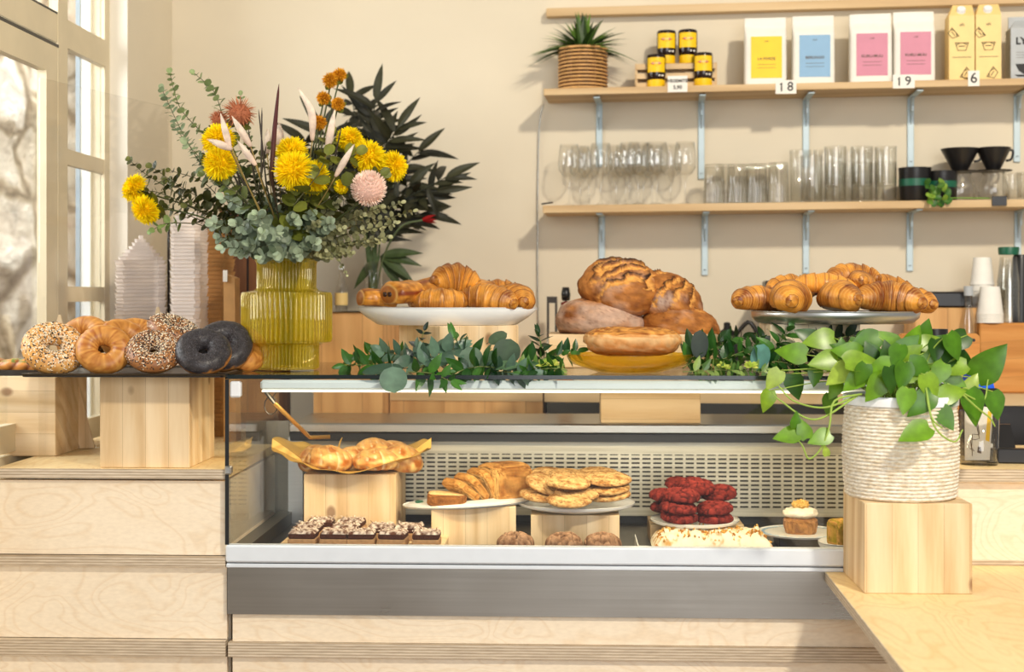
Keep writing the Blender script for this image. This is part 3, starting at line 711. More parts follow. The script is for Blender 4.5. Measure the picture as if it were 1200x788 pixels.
boule('sourdough boule with open scored crust on top of the pile', 728, 339, .46, .116, .112, .074, (.42, .05, .15), 2, .40, ((-.1, -.62, .25, .75), (.05, -.25, .35, .8), (.1, .12, .45, .8), (-.55, -.1, 1.2, .5), (.55, -.45, 1.1, .45), (-.1, .5, .3, .7)))
boule('tilted sourdough boule wedged beside the top loaf', 782, 353, .48, .098, .105, .072, (.35, .38, .2), 3, .25, ((-.3, -.5, 1.0, .6), (.1, -.4, 1.2, .7), (.45, -.3, 1.4, .6), (-.5, .1, .9, .5)))
boule('golden sourdough boule at the bottom of the pile, nearer the aluminium tray', 797, 384, .45, .105, .105, .060, (0, .12, -.2), 4, .34, ((.0, -.35, .3, .7),))
ap, hA = platter('glass_plate', 'amber glass plate under the halved loaf on the glass top', 'amber', 738, 415, 434.5, .14, 148, .13, zb=ZG+.0005, foot=.5, cat='plate')
def half_loaf():
    def f(d):
        x, y, z = d
        sq = lambda q, e: math.copysign(abs(q)**e, q)
        zz = sq(z, .55); r = 1+.03*fbm((x, y, z), 3, 3)
        p = V((sq(x, .72)*.119*r*(1.0-.07*(zz < 0)), sq(y, .75)*.085*r, zz*.034*(1+.12*fbm((x*2, y*2, 7), 2, 3)+(.10*abs(sin(9*x+5*y)) if zz > .5 else 0))))
        b = fbm((x*3, y*3, z*3+5), 2, 4)
        if zz > .55: c = lerp(C(150, 84, 30), C(228, 162, 78), clamp(.5+.9*b)); c = lerp(c, C(70, 32, 12), clamp((fbm((x*7, y*7, 3), 2, 2)-.1)*1.8)*.8)
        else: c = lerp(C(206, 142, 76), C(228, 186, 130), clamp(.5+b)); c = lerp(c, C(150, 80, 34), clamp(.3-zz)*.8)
        return p, c
    return MB().blob(f, 90, 50)
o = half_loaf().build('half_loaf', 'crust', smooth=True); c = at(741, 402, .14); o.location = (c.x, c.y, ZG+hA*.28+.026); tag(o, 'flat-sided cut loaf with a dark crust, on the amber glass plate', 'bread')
o.location.z = at(741, 402, .14-.05).z
# ================================================================ INSIDE THE CASE
# gold-paper tray of buns
cB = at(412, 556, .36)
def paper(u, v):
    a = 2*PI*u; r = v; k = max(0, r-.62)/.38
    j = .5+.5*sin(a*11+2*sin(a*3)); R2 = (.158+.052*k*0+.035*k)*r
    z = .004+k*(.050*abs(cos(a))**1.5+.007*j+(.022 if sin(a) > 0 else .002))
    c = lerp(C(214, 168, 74), C(176, 124, 44), j*k)
    return V((R2*cos(a)*1.08, R2*sin(a)*.72, z)), c
pp = MB().grid(paper, 120, 12, wrapu=True).build('paper_liner', 'gold', smooth=False, solid=.0008); pp.location = (cB.x, cB.y, zBun+.001); tag(pp, 'crinkled gold paper liner holding glazed buns, on a pine block', 'paper liner')
ppz = zBun+.005
def bun(label, px, py, Y, rx, ry, rz, rot, seed, swirl=0):
    off = seed*4.3
    def f(d):
        x, y, z = d; zz = z if z > 0 else max(z, -.6)*.8; k = fbm((x+off, y, z), 2, 3)
        g = abs(sin(5*(x+.6*y)+swirl*3*math.atan2(y, x)+off)); gr = -.09*(g < .16)
        r = 1+.05*k+gr; c = lerp(C(186, 108, 34), C(246, 206, 128), clamp(.42+.95*k+.25*z))
        if g < .16: c = lerp(c, C(250, 232, 188), .7)
        if z > .55 and k > 0: c = lerp(c, C(206, 118, 40), .35)
        return V((x*rx*r, y*ry*r, zz*rz*r)), c
    o = MB().blob(f, 64, 36).build('glazed_bun', 'pastry', smooth=True); o.location = at(px, py, Y); o.rotation_euler = rot
    if py > 545: o.location.z = max(o.location.z, zBun+.010+.5*rz)
    tag(o, label, 'bun', 'glazed buns on the gold paper')
bun('bun at the front of the gold paper, nearest the case end', 386, 549, .30, .062, .05, .040, (0, .1, .2), 1, 1)
bun('brown bun behind the front bun at the case end of the gold paper', 371, 541, .39, .050, .05, .044, (0, -.1, .5), 2)
bun('round golden bun in the middle of the gold paper', 413, 541, .35, .046, .045, .040, (0, 0, .3), 3)
bun('tall bun topping the pile on the gold paper', 438, 532, .40, .056, .05, .042, (.0, 0, .1), 4, 1)
bun('knotted pale bun low at the front of the gold paper', 440, 548, .30, .060, .05, .036, (0, 0, -.1), 5, 1)
bun('pale bun at the end of the gold paper nearest the banana bread', 471, 541, .36, .056, .05, .044, (0, .2, -.2), 6, 1)
bun('pale bun behind, near the perforated back, on the gold paper', 460, 534, .43, .05, .045, .04, (0, 0, .2), 7)
tg_ = MB().tube(curve([at(396, 532, .42), at(398, 520, .42), at(401, 513, .42)], 8), .0035, 6, .001).build('paper_curl', 'gold', smooth=True, org=tuple(at(396, 532, .42))); tag(tg_, 'thin curled strip standing up behind the buns', 'paper strip')
# coconut chocolate slices on the deck
def slice_mesh(seed, w=.066, d=.060, h=.036):
    r = random.Random(seed); m = MB(); m.cur = C(178, 138, 96); m.box(-w/2, w/2, -d/2, d/2, 0, h*.5, .002); m.cur = C(74, 40, 26); m.box(-w/2+.001, w/2-.001, -d/2+.001, d/2-.001, h*.5, h*.86, .003); m.hascol = True
    t = MB()
    def f(u, v):
        x, y = (u-.5)*(w-.002), (v-.5)*(d-.002); e = min(1, 12*min(u, 1-u, v, 1-v)); n = fbm((x*90+seed, y*90, seed), 1, 3)
        return V((x, y, h*.84+e*(.006+.003*n))), lerp(C(96, 58, 40), C(232, 216, 200), clamp(.38+1.5*n))
    t.grid(f, 26, 22)
    for i in range(60):
        p = V((r.uniform(-w/2, w/2)*.95, r.uniform(-d/2, d/2)*.95, h*.84+.008)); a = r.uniform(0, PI); q = V((cos(a), sin(a), r.uniform(-.3, .5)))*.004; s = V((-sin(a), cos(a), .2))*.0016
        c = r.choice([C(244, 232, 218), C(226, 206, 186), C(120, 80, 58)]); t.add([p-q, p+s, p+q, p-s+V((0, 0, .001))], [(0, 1, 2, 3)], [c]*4)
    return m, t
k = 0
for (py, Y, lst) in ((646, .06, (352, 392, 424, 460, 497)), (629, .17, (356, 401, 446)), (614, .28, (366,)), (622, .25, (446, 470)), (633, .13, (432, 472))):
    pass
rows = [(.065, [(356, 'beside the case end'), (393, 'second in the front row'), (424, 'third in the front row'), (461, 'fourth in the front row'), (500, 'last in the front row')], 0),
        (.155, [(362, 'second row, beside the case end'), (405, 'second row, before the bun block'), (447, 'second row, by the block gap'), (480, 'second row, nearest the banana bread')], .0),
        (.238, [(376, 'back row, against the bun block'), (412, 'back row, second along the bun block')], 0)]
for Y, lst, dz in rows:
    for px, w_ in lst:
        k += 1; m, t = slice_mesh(k); p = at(px, 600, Y)
        o = m.build('chocolate_slice', 'crumb'); o.location = (p.x, Y, ZD+.0262); o.rotation_euler.z = rnd.uniform(-.08, .08); t.build('coconut_topping', 'crumb', o)
        tag(o, 'coconut-flaked chocolate slice on the case floor, '+w_, 'cake slice', 'chocolate coconut slices')
_b = at(430, 600, .15); tag(MB().box(-.20, .20, -.13, .13, 0, .025, .003).build('serving_board', 'pine_h'), 'low wooden board under the chocolate slices on the case floor', 'board').location = (at(428, 600, .15).x, .155, ZD+.0004)
# banana bread on its plate
pb_, hB = platter('plate', 'white plate with green stripes under the banana bread', 'porcelain', 546, 591, 601, .30, 150, .10, zb=zBan+.001, foot=.55); pb_.rotation_euler = (0, -.05, 0); pb_.location.z += .006
for i in range(4):
    a = PI+.35-.18*i; st = MB(); rx = 150*mm(.3)/2
    st.prism([(rx*.80*cos(a)-.0, .090*sin(a)*.72), (rx*.60*cos(a), .090*sin(a)*.4-.01), (rx*.60*cos(a-.1), .090*sin(a-.1)*.4-.01), (rx*.80*cos(a-.1), .090*sin(a-.1)*.72)], hB*.42+.0015, hB*.42+.0035); st.build('green_stripe', 'green', pb_)
def cake(name, label, sx, sy, sz, loc, rot, seed, crust=C(150, 94, 42), inner=C(216, 168, 96), sq=.36, cutx=False, group=None, cutz=False):
    off = seed*3.9
    def f(d):
        q = lambda a, e: math.copysign(abs(a)**e, a)
        x, y, z = d; k = fbm((x*2+off, y*2, z*2), 2, 4); r = 1+.02*k
        zt = q(z, sq); X, Y_ = q(x, sq), q(y, sq); dome = 1+.22*max(0, zt)*(1-Y_*Y_*.6)
        c = lerp(crust, C(214, 160, 88) if crust[0] > .2 else tuple(min(1, v*2) for v in crust), clamp(.5+.9*k))
        if cutx and abs(X) > .8 and abs(zt) < .85: c = lerp(inner, tuple(v*.7 for v in inner), clamp(.4+k)); c = lerp(c, C(70, 40, 22), clamp((fbm((y*8, z*8, off), 2, 2)-.25)*4))
        c = lerp(c, C(84, 46, 20), clamp((fbm((x*9+off, y*9, z*9), 2, 3)-.12)*3)*.6)
        if cutz and zt > .82: c = lerp(C(236, 206, 150), C(206, 164, 100), clamp(.4+1.2*fbm((x*6, y*6, 1), 2, 3))); dome = 1
        return V((X*sx*r, Y_*sy*r, zt*sz*dome*r)), c
    o = MB().blob(f, 72, 44).build(name, 'crumb', smooth=True); o.location = loc; o.rotation_euler = rot
    return tag(o, label, 'cake', group)
zb_ = zBan+.010
p = at(591, 566, .33); cake('banana_bread', 'uncut end of the banana bread loaf at the back of its plate', .062, .054, .044, (p.x, p.y, p.z), (0, 0, .62), 1, cutx=True)
for i, (px, py, lb, lean) in enumerate([(566, 568, 'speckled banana bread slice leaning against the loaf', .5), (553, 572, 'banana bread slice leaning in front of the speckled one', .7), (541, 575, 'golden banana bread slice laid back on the others', .95)]):
    p = at(px, py, .30-.01*i); cake('banana_bread_slice', lb, .013, .050, .038, p, (0, -lean, .62), 3+i, C(164, 106, 42), C(230, 190, 122), .45, True, 'banana bread slices')
p = at(524, 585, .26); cake('banana_bread_slice', 'banana bread slice lying flat at the front of the plate', .050, .038, .0165, p, (0, .04, .05), 9, C(120, 76, 36), C(226, 184, 112), .35, False, 'banana bread slices', True)
# cookies
def cookie_mesh(seed, R=.055, h=.014, c0=C(152, 104, 52), c1=C(212, 174, 116), crack=0, chip=C(92, 52, 26), chips=.3, dark=None):
    off = seed*6.1
    def f(d):
        x, y, z = d; q = math.copysign(abs(z)**.7, z); rr = math.hypot(x, y); k = fbm((x*2+off, y*2, z), 1.6, 4)
        r = 1+.05*fbm((x+off, y, 0), 1.5, 2); v = noise.voronoi(V((x*2.4+off, y*2.4, off)))[0]; cr = clamp(1-(v[1]-v[0])*9) if crack else 0
        zz = (q if z > 0 else q*.55)*h*(1+.12*k)-(cr*h*.28 if z > 0 else 0)
        c = lerp(c0, c1, clamp(.5+k+.25*z)); c = lerp(c, dark or tuple(a*.45 for a in c0), min(1, cr*.8*max(1, crack)))
        if chips: c = lerp(c, chip, clamp((fbm((x*6+off, y*6, z*3), 2, 2)-.55+chips)*5)*.8)
        return V((x*R*r, y*R*r, zz)), c
    return MB().blob(f, 84, 44)
def cookie(name, label, group, px, py, Y, rot, seed, cat='cookie', **kw):
    o = cookie_mesh(seed, **kw).build(name, 'crumb', smooth=True); o.location = at(px, py, Y); o.rotation_euler = rot
    return tag(o, label, cat, group)
plc, hC = platter('plate', 'round white plate heaped with pale cookies, on a pine block', 'porcelain', 675, 588, 604, .29, 138, .135, zb=zCk+.0008, foot=.6)
G = 'pale cookies on the white plate'
for i, (lb, px, py, Y, rot) in enumerate([
    ('pale cookie at the bottom of the pile, by the banana bread', 634, 582, .24, (.1, .12, 0)), ('large pale cookie leaning over the plate edge by the banana bread', 640, 569, .25, (.25, .30, 0)),
    ('cookie at the very front bottom of the middle stack', 667, 587, .17, (.15, .0, 0)), ('second cookie up in the middle stack', 676, 579, .20, (.15, .06, 0)), ('third cookie up in the middle stack', 666, 567, .20, (.10, .05, 0)),
    ('pale cookie on top at the back of the pile', 668, 558, .30, (.1, .05, .2)), ('thin pale cookie on top, towards the banana bread', 646, 557, .34, (.12, .1, 0)),
    ('bottom cookie in the stack nearest the red cookies', 714, 581, .24, (.10, -.10, 0)), ('middle cookie in the stack nearest the red cookies', 713, 573, .24, (.12, -.05, 0)), ('big sugary cookie topping the stack nearest the red cookies', 712, 562, .25, (.14, .02, 0)), ('pale cookie showing behind the sugary top cookie', 700, 556, .34, (.1, 0, 0))]):
    cookie('cookie', lb, G, px, py, Y, rot, 40+i, R=.055 if i != 9 else .06)
plr, hR = platter('plate', 'small white plate under the stack of red cookies', 'porcelain', 814, 608, 618, .25, 104, .11, zb=zRed+.0008, foot=.6)
G = 'red cookies stacked on the white plate'
rk = dict(c0=C(86, 24, 22), c1=C(138, 50, 42), crack=1.6, chips=0, dark=C(48, 8, 8), h=.019, R=.046)
for i, (lb, px, py, Y, rot) in enumerate([
    ('red cookie at the bottom front of the stack', 796, 607, .19, (.1, .05, 0)), ('second red cookie up at the front of the stack', 795, 596, .19, (.08, .08, 0)), ('third red cookie up at the front of the stack', 799, 582, .20, (.14, .06, 0)),
    ('red cookie at the bottom, on the side nearer the carrot cake', 837, 608, .21, (.05, 0, 0)), ('second red cookie up, on the side nearer the carrot cake', 837, 597, .21, (.1, -.06, 0)), ('red cookie third up, on the side nearer the carrot cake', 842, 579, .27, (.2, -.08, 0)),
    ('red cookie on top of the whole stack', 817, 571, .26, (.25, .05, .3)), ('red cookie at the back of the stack behind the top one', 800, 570, .33, (.2, .1, .3)), ('red cookie low at the back, sticking out towards the pale cookies', 782, 583, .28, (.1, .1, 0)), ('red cookie lowest at the back, nearest the pale cookies', 783, 598, .28, (.1, .1, .8))]):
    cookie('red_cookie', lb, G, px, py, Y, rot, 70+i, **rk)
for i, (lb, px) in enumerate([('brown cracked cookie on the case floor below the banana bread', 604), ('brown cracked cookie on the case floor below the pale cookies', 661), ('darker brown cracked cookie on the case floor beside the low pine block', 706)]):
    o = cookie('crackle_cookie', lb, 'cracked brown cookies on the case floor', px, 636, .10, (.04, 0, 0), 90+i, c0=C(112, 78, 54), c1=C(172, 136, 106), crack=1, chips=0, dark=C(52, 30, 20), h=.034, R=.046); o.location.z = ZD+.020
# crumble cake in a white tray
y0_, y1_ = .06, .22; xa, xb = at(766, 640, .08).x, at(908, 640, .08).x
def frost(u, v):
    x = xa+(xb-xa)*u; y = y0_+(y1_-y0_)*v; e = min(1, 9*min(u, 1-u, v*.6, (1-v)*.6)); n = fbm((x*40, y*40, 2), 1, 4); z = ZD+.012+e**.5*(.040+.010*n)
    t = fbm((x*34, y*34, 8), 1, 3); c = lerp(C(226, 216, 192), C(190, 146, 80), clamp((t-.2)*4)); return V((x, y, z)), c
fk = T('crumble_cake', 'white frosted tray cake scattered with nut crumble, at the case front', 'cake', ((xa+xb)/2, .14, ZD+.001), w=True)
mb = MB(); mb.cur = C(190, 130, 70); mb.box(xa+.004, xb-.004, y0_+.004, y1_-.004, ZD+.001, ZD+.03, .004); mb.hascol = True; mb.build('cake_base', 'crumb', fk)
MB().grid(frost, 90, 50).build('frosting', 'cream', fk, smooth=True)
cr = MB()
for i in range(420):
    p = V((rnd.uniform(xa+.01, xb-.01), rnd.uniform(y0_+.01, y1_-.01), 0)); 
    if fbm((p.x*34, p.y*34, 8), 1, 3) < -.05: continue
    q, _ = frost((p.x-xa)/(xb-xa), (p.y-y0_)/(y1_-y0_)); c = rnd.choice([C(204, 150, 66), C(172, 116, 44), C(226, 184, 108)]); s = rnd.uniform(.003, .0062)
    cr.add([q+V((rnd.uniform(-s, s), rnd.uniform(-s, s), rnd.uniform(.0, s))) for _ in range(3)]+[q+V((0, 0, s*1.3)), q-V((0, 0, .002))], [(0, 1, 3), (1, 2, 3), (2, 0, 3), (0, 1, 4), (1, 2, 4), (2, 0, 4)], [c]*5)
cr.build('nut_crumble', 'crumb', fk)['kind'] = 'stuff'
xw = at(747, 640, .08).x; MB().box(xw, xa-.004, .10, .24, ZD, ZD+.006).box(xw, xw+.003, .10, .24, ZD+.006, ZD+.03)
tag(MB().box(xw, xa-.003, .05, .052, ZD, ZD+.030).box(xw, xw+.002, .052, .22, ZD, ZD+.030).box(xw+.002, xa-.003, .052, .22, ZD, ZD+.002).build('cake_tray', 'porcelain', org=(xw, .1, ZD)), 'edge of a small white tray on the case floor, beside the crumble cake', 'tray')
# carrot cake
plq, hQ = platter('plate', 'blue-rimmed white plate under the small carrot cake', 'porcelain', 938, 623, 638, .26, 100, .10, zb=ZD+.030, foot=.55)
for i in range(26):
    a = 2*PI*i/26; rx = 100*mm(.26, 938)/2; MB().box(-.008, .008, -.0035, .0035, -.0004, .0006, mat=Matrix.Translation((rx*.87*cos(a), .10*.87*sin(a), hQ*.66)) @ Matrix.Rotation(a+PI/2, 4, 'Z')).build('rim_mark', 'blue', plq)
st_ = at(938, 637, .26); tag(MB().box(-.06, .06, -.05, .05, 0, .0295, .002).build('wooden_riser', 'darkmetal', org=(0, 0, 0)), 'flat grey riser under the blue-rimmed plate', 'stand').location = (st_.x, st_.y, ZD+.0003)
def cup(d):
    x, y, z = d; q = lambda a, e: math.copysign(abs(a)**e, a); k = fbm((x*3, y*3, z*3), 2, 4); zz = q(z, .4); r = .040*(1+.12*zz)*(1+.05*k)
    return V((q(x, .85)*r, q(y, .85)*r, zz*.026)), lerp(C(126, 78, 34), C(196, 138, 72), clamp(.5+1.1*k))
cc = T('carrot_cake', 'small carrot cake with cream frosting on a blue-rimmed plate', 'cake', tuple(at(938, 617, .24)))
MB().blob(cup, 60, 40).build('cake_base', 'crumb', cc, smooth=True, local=True)
MB().blob(lambda d: (V((d.x*.043*(1+.1*fbm(d, 2, 2)), d.y*.043*(1+.1*fbm(d, 2, 2)), (d.z if d.z > 0 else d.z*.8)*.016+.033+.004*fbm(d, 4, 2))), C(252, 244, 226)), 48, 30).build('frosting', 'cream', cc, smooth=True, local=True)
MB().blob(lambda d: (V((d.x*.022, d.y*.022, d.z*.010+.054))*(1+.12*fbm(d, 4, 3)), lerp(C(206, 156, 70), C(240, 206, 130), clamp(.5+fbm(d, 5, 3)))), 32, 20).build('nut_topping', 'crumb', cc, smooth=True, local=True)
pz = at(985, 632, .10); pq, _h = platter('plate', 'white plate edge beside the pine cube, with a green and yellow cake', 'porcelain', 990, 635, 646, .12, 62, .06, zb=ZD+.001, foot=.6)
o = cake('pistachio_cake', 'yellow cake slice with green pistachio topping beside the pine cube', .024, .03, .030, at(985, 626, .10), (0, 0, .4), 31, C(150, 140, 40), C(240, 220, 120), .35)
# ================================================================ VASE, BOUQUET, GARLAND, POTTED PLANT
YV = .22; vb = at(336, 431, YV); sV = mm(YV, 336)
def vz(py): return (431.5-py)*sV
prof = [(.001, .002), (34*sV, .002), (36*sV, .006), (36*sV, vz(404)), (37*sV, vz(401)), (49*sV, vz(399)), (50.5*sV, vz(396)), (50.5*sV, vz(345)), (49*sV, vz(341)), (36*sV, vz(339)), (33*sV, vz(336)), (33*sV, vz(308)), (35*sV, vz(303)), (34*sV, vz(302)), (31.5*sV, vz(308)), (31.5*sV, vz(337)), (47*sV, vz(344)), (48*sV, vz(396)), (34*sV, vz(404)), (34*sV, .008), (.001, .008)]
vase = MB().lathe(prof, 432, rib=.055, ribn=54).build('ribbed_vase', 'vase', auto=40); vase.location = (vb.x, YV, ZG+.0006)
tag(vase, 'yellow ribbed glass vase on the glass top, holding the flower bouquet', 'vase')
ZN = ZG+vz(303); VX = vb.x
GB = 'flowers and branches in the yellow vase'
def vstem(end, k, via=None, r=.0022):
    """a stem from the vase bottom through its neck to its end"""
    R = random.Random(k); a = R.uniform(0, 2*PI); q = R.uniform(.004, .022)
    b0 = V((VX-q*cos(a)*.9, YV-q*sin(a)*.9, ZG+.012)); b1 = V((VX+q*cos(a)*1.6, YV+q*sin(a)*1.6, ZN+.004)); dx = clamp((end.x-VX)*.18, -.035, .035); b1.x = VX+dx+q*cos(a)*.5
    return curve([b0, b1]+([via] if via else [])+[end], 26)
OL = C(74, 82, 44); DG = C(40, 50, 28)
def pom(label, px, py, Y, rpx, facing, seed, c0=C(255, 234, 24), c1=C(240, 194, 10), n=900, name='pincushion_flower', petal=1.0, thin=.0016, via=None, flat=.8, cup=True, cat='flower'):
    R = random.Random(seed); c = at(px, py, Y); r = rpx*1.08*mm(Y, px); t = T(name, label, cat, tuple(c), group=GB, w=True)
    fwd = V(facing).normalized(); a = fwd.cross(V((0, 0, 1))).normalized(); b = a.cross(fwd); h = MB()
    for i in range(n):
        u = 1-1.75*(i+.5)/n; ph = i*2.39996; s = math.sqrt(max(0, 1-u*u)); d = (a*cos(ph)*s+b*sin(ph)*s+fwd*u*flat)
        d += V((R.uniform(-.1, .1), R.uniform(-.1, .1), R.uniform(-.1, .1))); L = r*R.uniform(.93, 1.03)*petal
        side = d.cross(V((R.random()-.5, R.random()-.5, R.random()-.5))).normalized(); tip = c+d*L; mid = c+d*L*.72+fwd*.002; base = c+d*L*.25; w = thin*(1+.3*R.random())
        cc = lerp(c1, c0, R.uniform(.2, 1)); ct = tuple(min(1, x*1.12) for x in cc)
        h.add([base-side*w*.6, base+side*w*.6, mid+side*w, tip+side*w*.25, tip-side*w*.25, mid-side*w], [(0, 1, 2, 5), (5, 2, 3, 4)], [c1, c1, cc, ct, ct, cc])
    h.build('petals', 'petal', t)
    MB().blob(lambda d: (d*r*.62, lerp(c1, c0, .3)), 20, 14, c-fwd*r*.08).build('flower_centre', 'fuzz', t, smooth=True)
    st = MB(); st.tube(vstem(c-fwd*r*.5, seed, via), .0026, 7, .0020, cols=lambda q: OL); st.build('stem', 'stem', t, smooth=True)
    lf = MB()
    for i in range(5):
        an = R.uniform(0, 2*PI); d = (a*cos(an)+b*sin(an)-fwd*.4); lf.leaf(c-fwd*r*.55, d, -fwd, r*1.1, r*.8, C(96, 104, 40), 'round', .3)
    lf.build('leaf_collar', 'leaf', t)
F0 = (0, -1, .25)
for i, (lb, px, py, Y, r, fc, via) in enumerate([
    ('yellow pincushion flower above another at the window side of the bouquet', 256, 164, .16, 19, (-.2, -1, .5), None), ('yellow pincushion flower just under another at the window side of the bouquet', 258, 192, .12, 19, (0, -1, .1), None),
    ('yellow pincushion flower behind the biggest bloom', 342, 178, .16, 18, (0, -1, .7), None), ('biggest yellow pincushion bloom at the centre front of the bouquet', 344, 200, .08, 22, (-.05, -1, .15), None), ('yellow pincushion flower tucked against the biggest bloom, lower', 366, 208, .11, 19, (.35, -1, -.1), None),
    ('yellow pincushion flower highest on the wall side of the bouquet', 410, 163, .18, 15, (.3, -.8, .8), None), ('wide yellow pincushion flower above the pale pink flower', 431, 184, .17, 20, (.4, -.9, .5), None), ('yellow pincushion flower seen from its side at the bouquet end near the wall plant', 461, 195, .18, 17, (.9, -.6, .1), at(430, 235, .2)),
    ('small yellow bud flower below the pink spikes', 400, 219, .14, 8, (.3, -1, 0), None), ('upper yellow flower at the tip of the long side branch', 158, 221, .22, 16, (-.9, -.4, .4), at(240, 250, .22)), ('lower drooping yellow flower at the tip of the long side branch', 171, 246, .20, 17, (-.6, -.6, -.5), at(245, 258, .2))]):
    pom(lb, px, py, Y, r, fc, 100+i, via=via)
for i, (lb, px, py, Y, r) in enumerate([('topmost orange globe flower', 398, 88, .24, 8), ('orange globe flower just below the topmost one', 387, 94, .22, 9), ('orange globe flower at mid height, darker one', 379, 115, .22, 8), ('orange globe flower at mid height, nearer the dark leaves', 396, 122, .21, 8), ('lowest orange globe flower, behind the pale spikes', 374, 144, .23, 9)]):
    pom(lb, px, py, Y, r, (0, -1, .3), 120+i, C(234, 172, 44), C(176, 108, 16), 260, 'globe_flower', 1.0, .0012, flat=1.0)
for i, (lb, px, py) in enumerate([('coral spidery flower behind the yellow flowers at the window side', 281, 133), ('reddish spidery flower low behind the coral one', 256, 140)]):
    pom(lb, px, py, .27, 19 if i == 0 else 11, (0, -.5, 1), 130+i, C(206, 138, 100), C(160, 92, 66), 160, 'spider_flower', 1.0, .0011, flat=1.0)
def protea():
    c = at(432, 221, .10); r = 20*mm(.1, 432); t = T('dried_protea', 'pale pink rounded protea on the bouquet front, under the yellow flowers', 'flower', tuple(c), group=GB, w=True); h = MB(); ax = V((.25, -.72, .55)).normalized(); a = ax.cross(V((0, 0, 1))).normalized(); b = a.cross(ax)
    for ring in range(11):
        for j in range(34):
            ph = 2*PI*j/34+ring*.09; el = -.9+ring*.22; d = a*cos(ph)*cos(el)+b*sin(ph)*cos(el)+ax*sin(el); d.normalize()
            h.leaf(c+d*r*.82, (d*.9+ax*.5+V((rnd.uniform(-.2, .2), 0, rnd.uniform(-.2, .2)))).normalized(), d, r*.34, .0036, lerp(C(236, 208, 194), C(252, 240, 230), rnd.random()), 'lance', .12, .0, 3)
    h.build('petals', 'petal', t); MB().blob(lambda d: (d*r*.88, C(220, 184, 170)), 28, 20, c).build('flower_centre', 'fuzz', t, smooth=True)
    MB().tube(vstem(c-ax*r*.7, 140), .0028, 7, cols=lambda q: OL).build('stem', 'stem', t, smooth=True)
protea()
def bunny(label, p0, p1, Y, wpx, seed, via=None, col=(C(250, 240, 226), C(232, 206, 188))):
    a, b = at(*p0, Y), at(*p1, Y-.01); t = T('pampas_spike', label, 'flower', tuple(a), group=GB, w=True); m_ = a.lerp(b, .5) if not via else at(*via, Y); w = wpx*mm(Y)/2; R = random.Random(seed)
    pts = curve([a, m_, b], 18); m = MB(); m.tube(pts, lambda q: w*max(.12, sin(PI*(.12+.86*q))**.8), 14, cols=lambda q: lerp(col[1], col[0], q))
    for i in range(240):
        q = R.random(); k = min(int(q*18), 17); p = pts[k].lerp(pts[k+1], q*18-k); tn = (pts[k+1]-pts[k]).normalized(); d = V((R.gauss(0, 1), R.gauss(0, 1), R.gauss(0, 1))); d = (d-tn*d.dot(tn)).normalized(); rr = w*max(.12, sin(PI*(.12+.86*q))**.8)
        s = d.cross(tn)*.0006; c = lerp(col[1], col[0], R.random()); m.add([p+d*rr*.8-s, p+d*rr*.8+s, p+d*rr*1.15+tn*.007], [(0, 1, 2)], [c]*3)
    m.build('flower_head', 'petal', t, smooth=True)
    MB().tube(vstem(a, seed), .0016, 6, cols=lambda q: C(150, 128, 70)).build('stem', 'stem', t, smooth=True)
for i, (lb, p0, p1, Y, w, via) in enumerate([('white plume in front of the upper yellow flower, pointing up', (270, 176), (259, 135), .06, 8, None), ('white plume pointing sideways across the yellow flowers at the window side', (272, 175), (245, 164), .055, 9, None), ('white plume leaning beside the upper yellow flower', (294, 172), (273, 138), .08, 9, None), ('shorter white plume below the leaning one', (300, 194), (279, 166), .07, 8, None),
    ('curved white plume rising highest above the big bloom', (366, 165), (350, 104), .14, 9, (365, 132)), ('pinkish plume standing beside the curved one', (383, 178), (392, 131), .14, 9, None), ('thin pale plume slanting above the small yellow bud', (393, 207), (414, 171), .08, 8, None), ('pale plume behind the dark red spike', (326, 172), (327, 146), .25, 13, None), ('pale plume behind the dark stems, nearer the window', (313, 180), (314, 152), .27, 9, None)]):
    bunny(lb, p0, p1, Y, w, 150+i, via)
def spike(label, pts, Y, seed, col, r):
    pp_ = [at(x, y, Y) for x, y in pts]; m = MB(); path = vstem(pp_[0], seed)+curve(pp_, 10)[1:]
    m.tube(path, lambda q: .0016 if q < .6 else .0016+(r-.0016)*sin(PI*min(1, (q-.6)/.4))**.8 if q < 1 else .0003, 7, cols=lambda q: lerp(OL, col, clamp(q*2-.7))); o = m.build('grass_spike', 'stem', smooth=True); tag(o, label, 'stem', GB)
spike('dark red tapering spike standing tall in the bouquet', [(318, 205), (322, 150), (327, 98)], .14, 170, C(78, 26, 26), .0062)
for i, (a, b) in enumerate([((306, 210), (307, 126)), ((298, 212), (291, 150)), ((312, 216), (303, 128)), ((296, 230), (270, 190)), ((290, 240), (262, 180)), ((386, 214), (400, 150)), ((303, 225), (312, 170)), ((285, 238), (278, 200))]):
    spike(['slim dark grass blade beside the dark red spike', 'slim dark blade between the white plumes', 'slim dark blade reaching the coral flower', 'bare stem slanting under the yellow flowers', 'bare stem slanting out to the window side', 'thin stem behind the pinkish plume', 'short dark blade in front of the pale plume', 'short bare stem above the blue-green leaves'][i], [a, ((a[0]+b[0])/2, (a[1]+b[1])/2), b], .11+.01*i, 180+i, C(48, 38, 30), .0022)
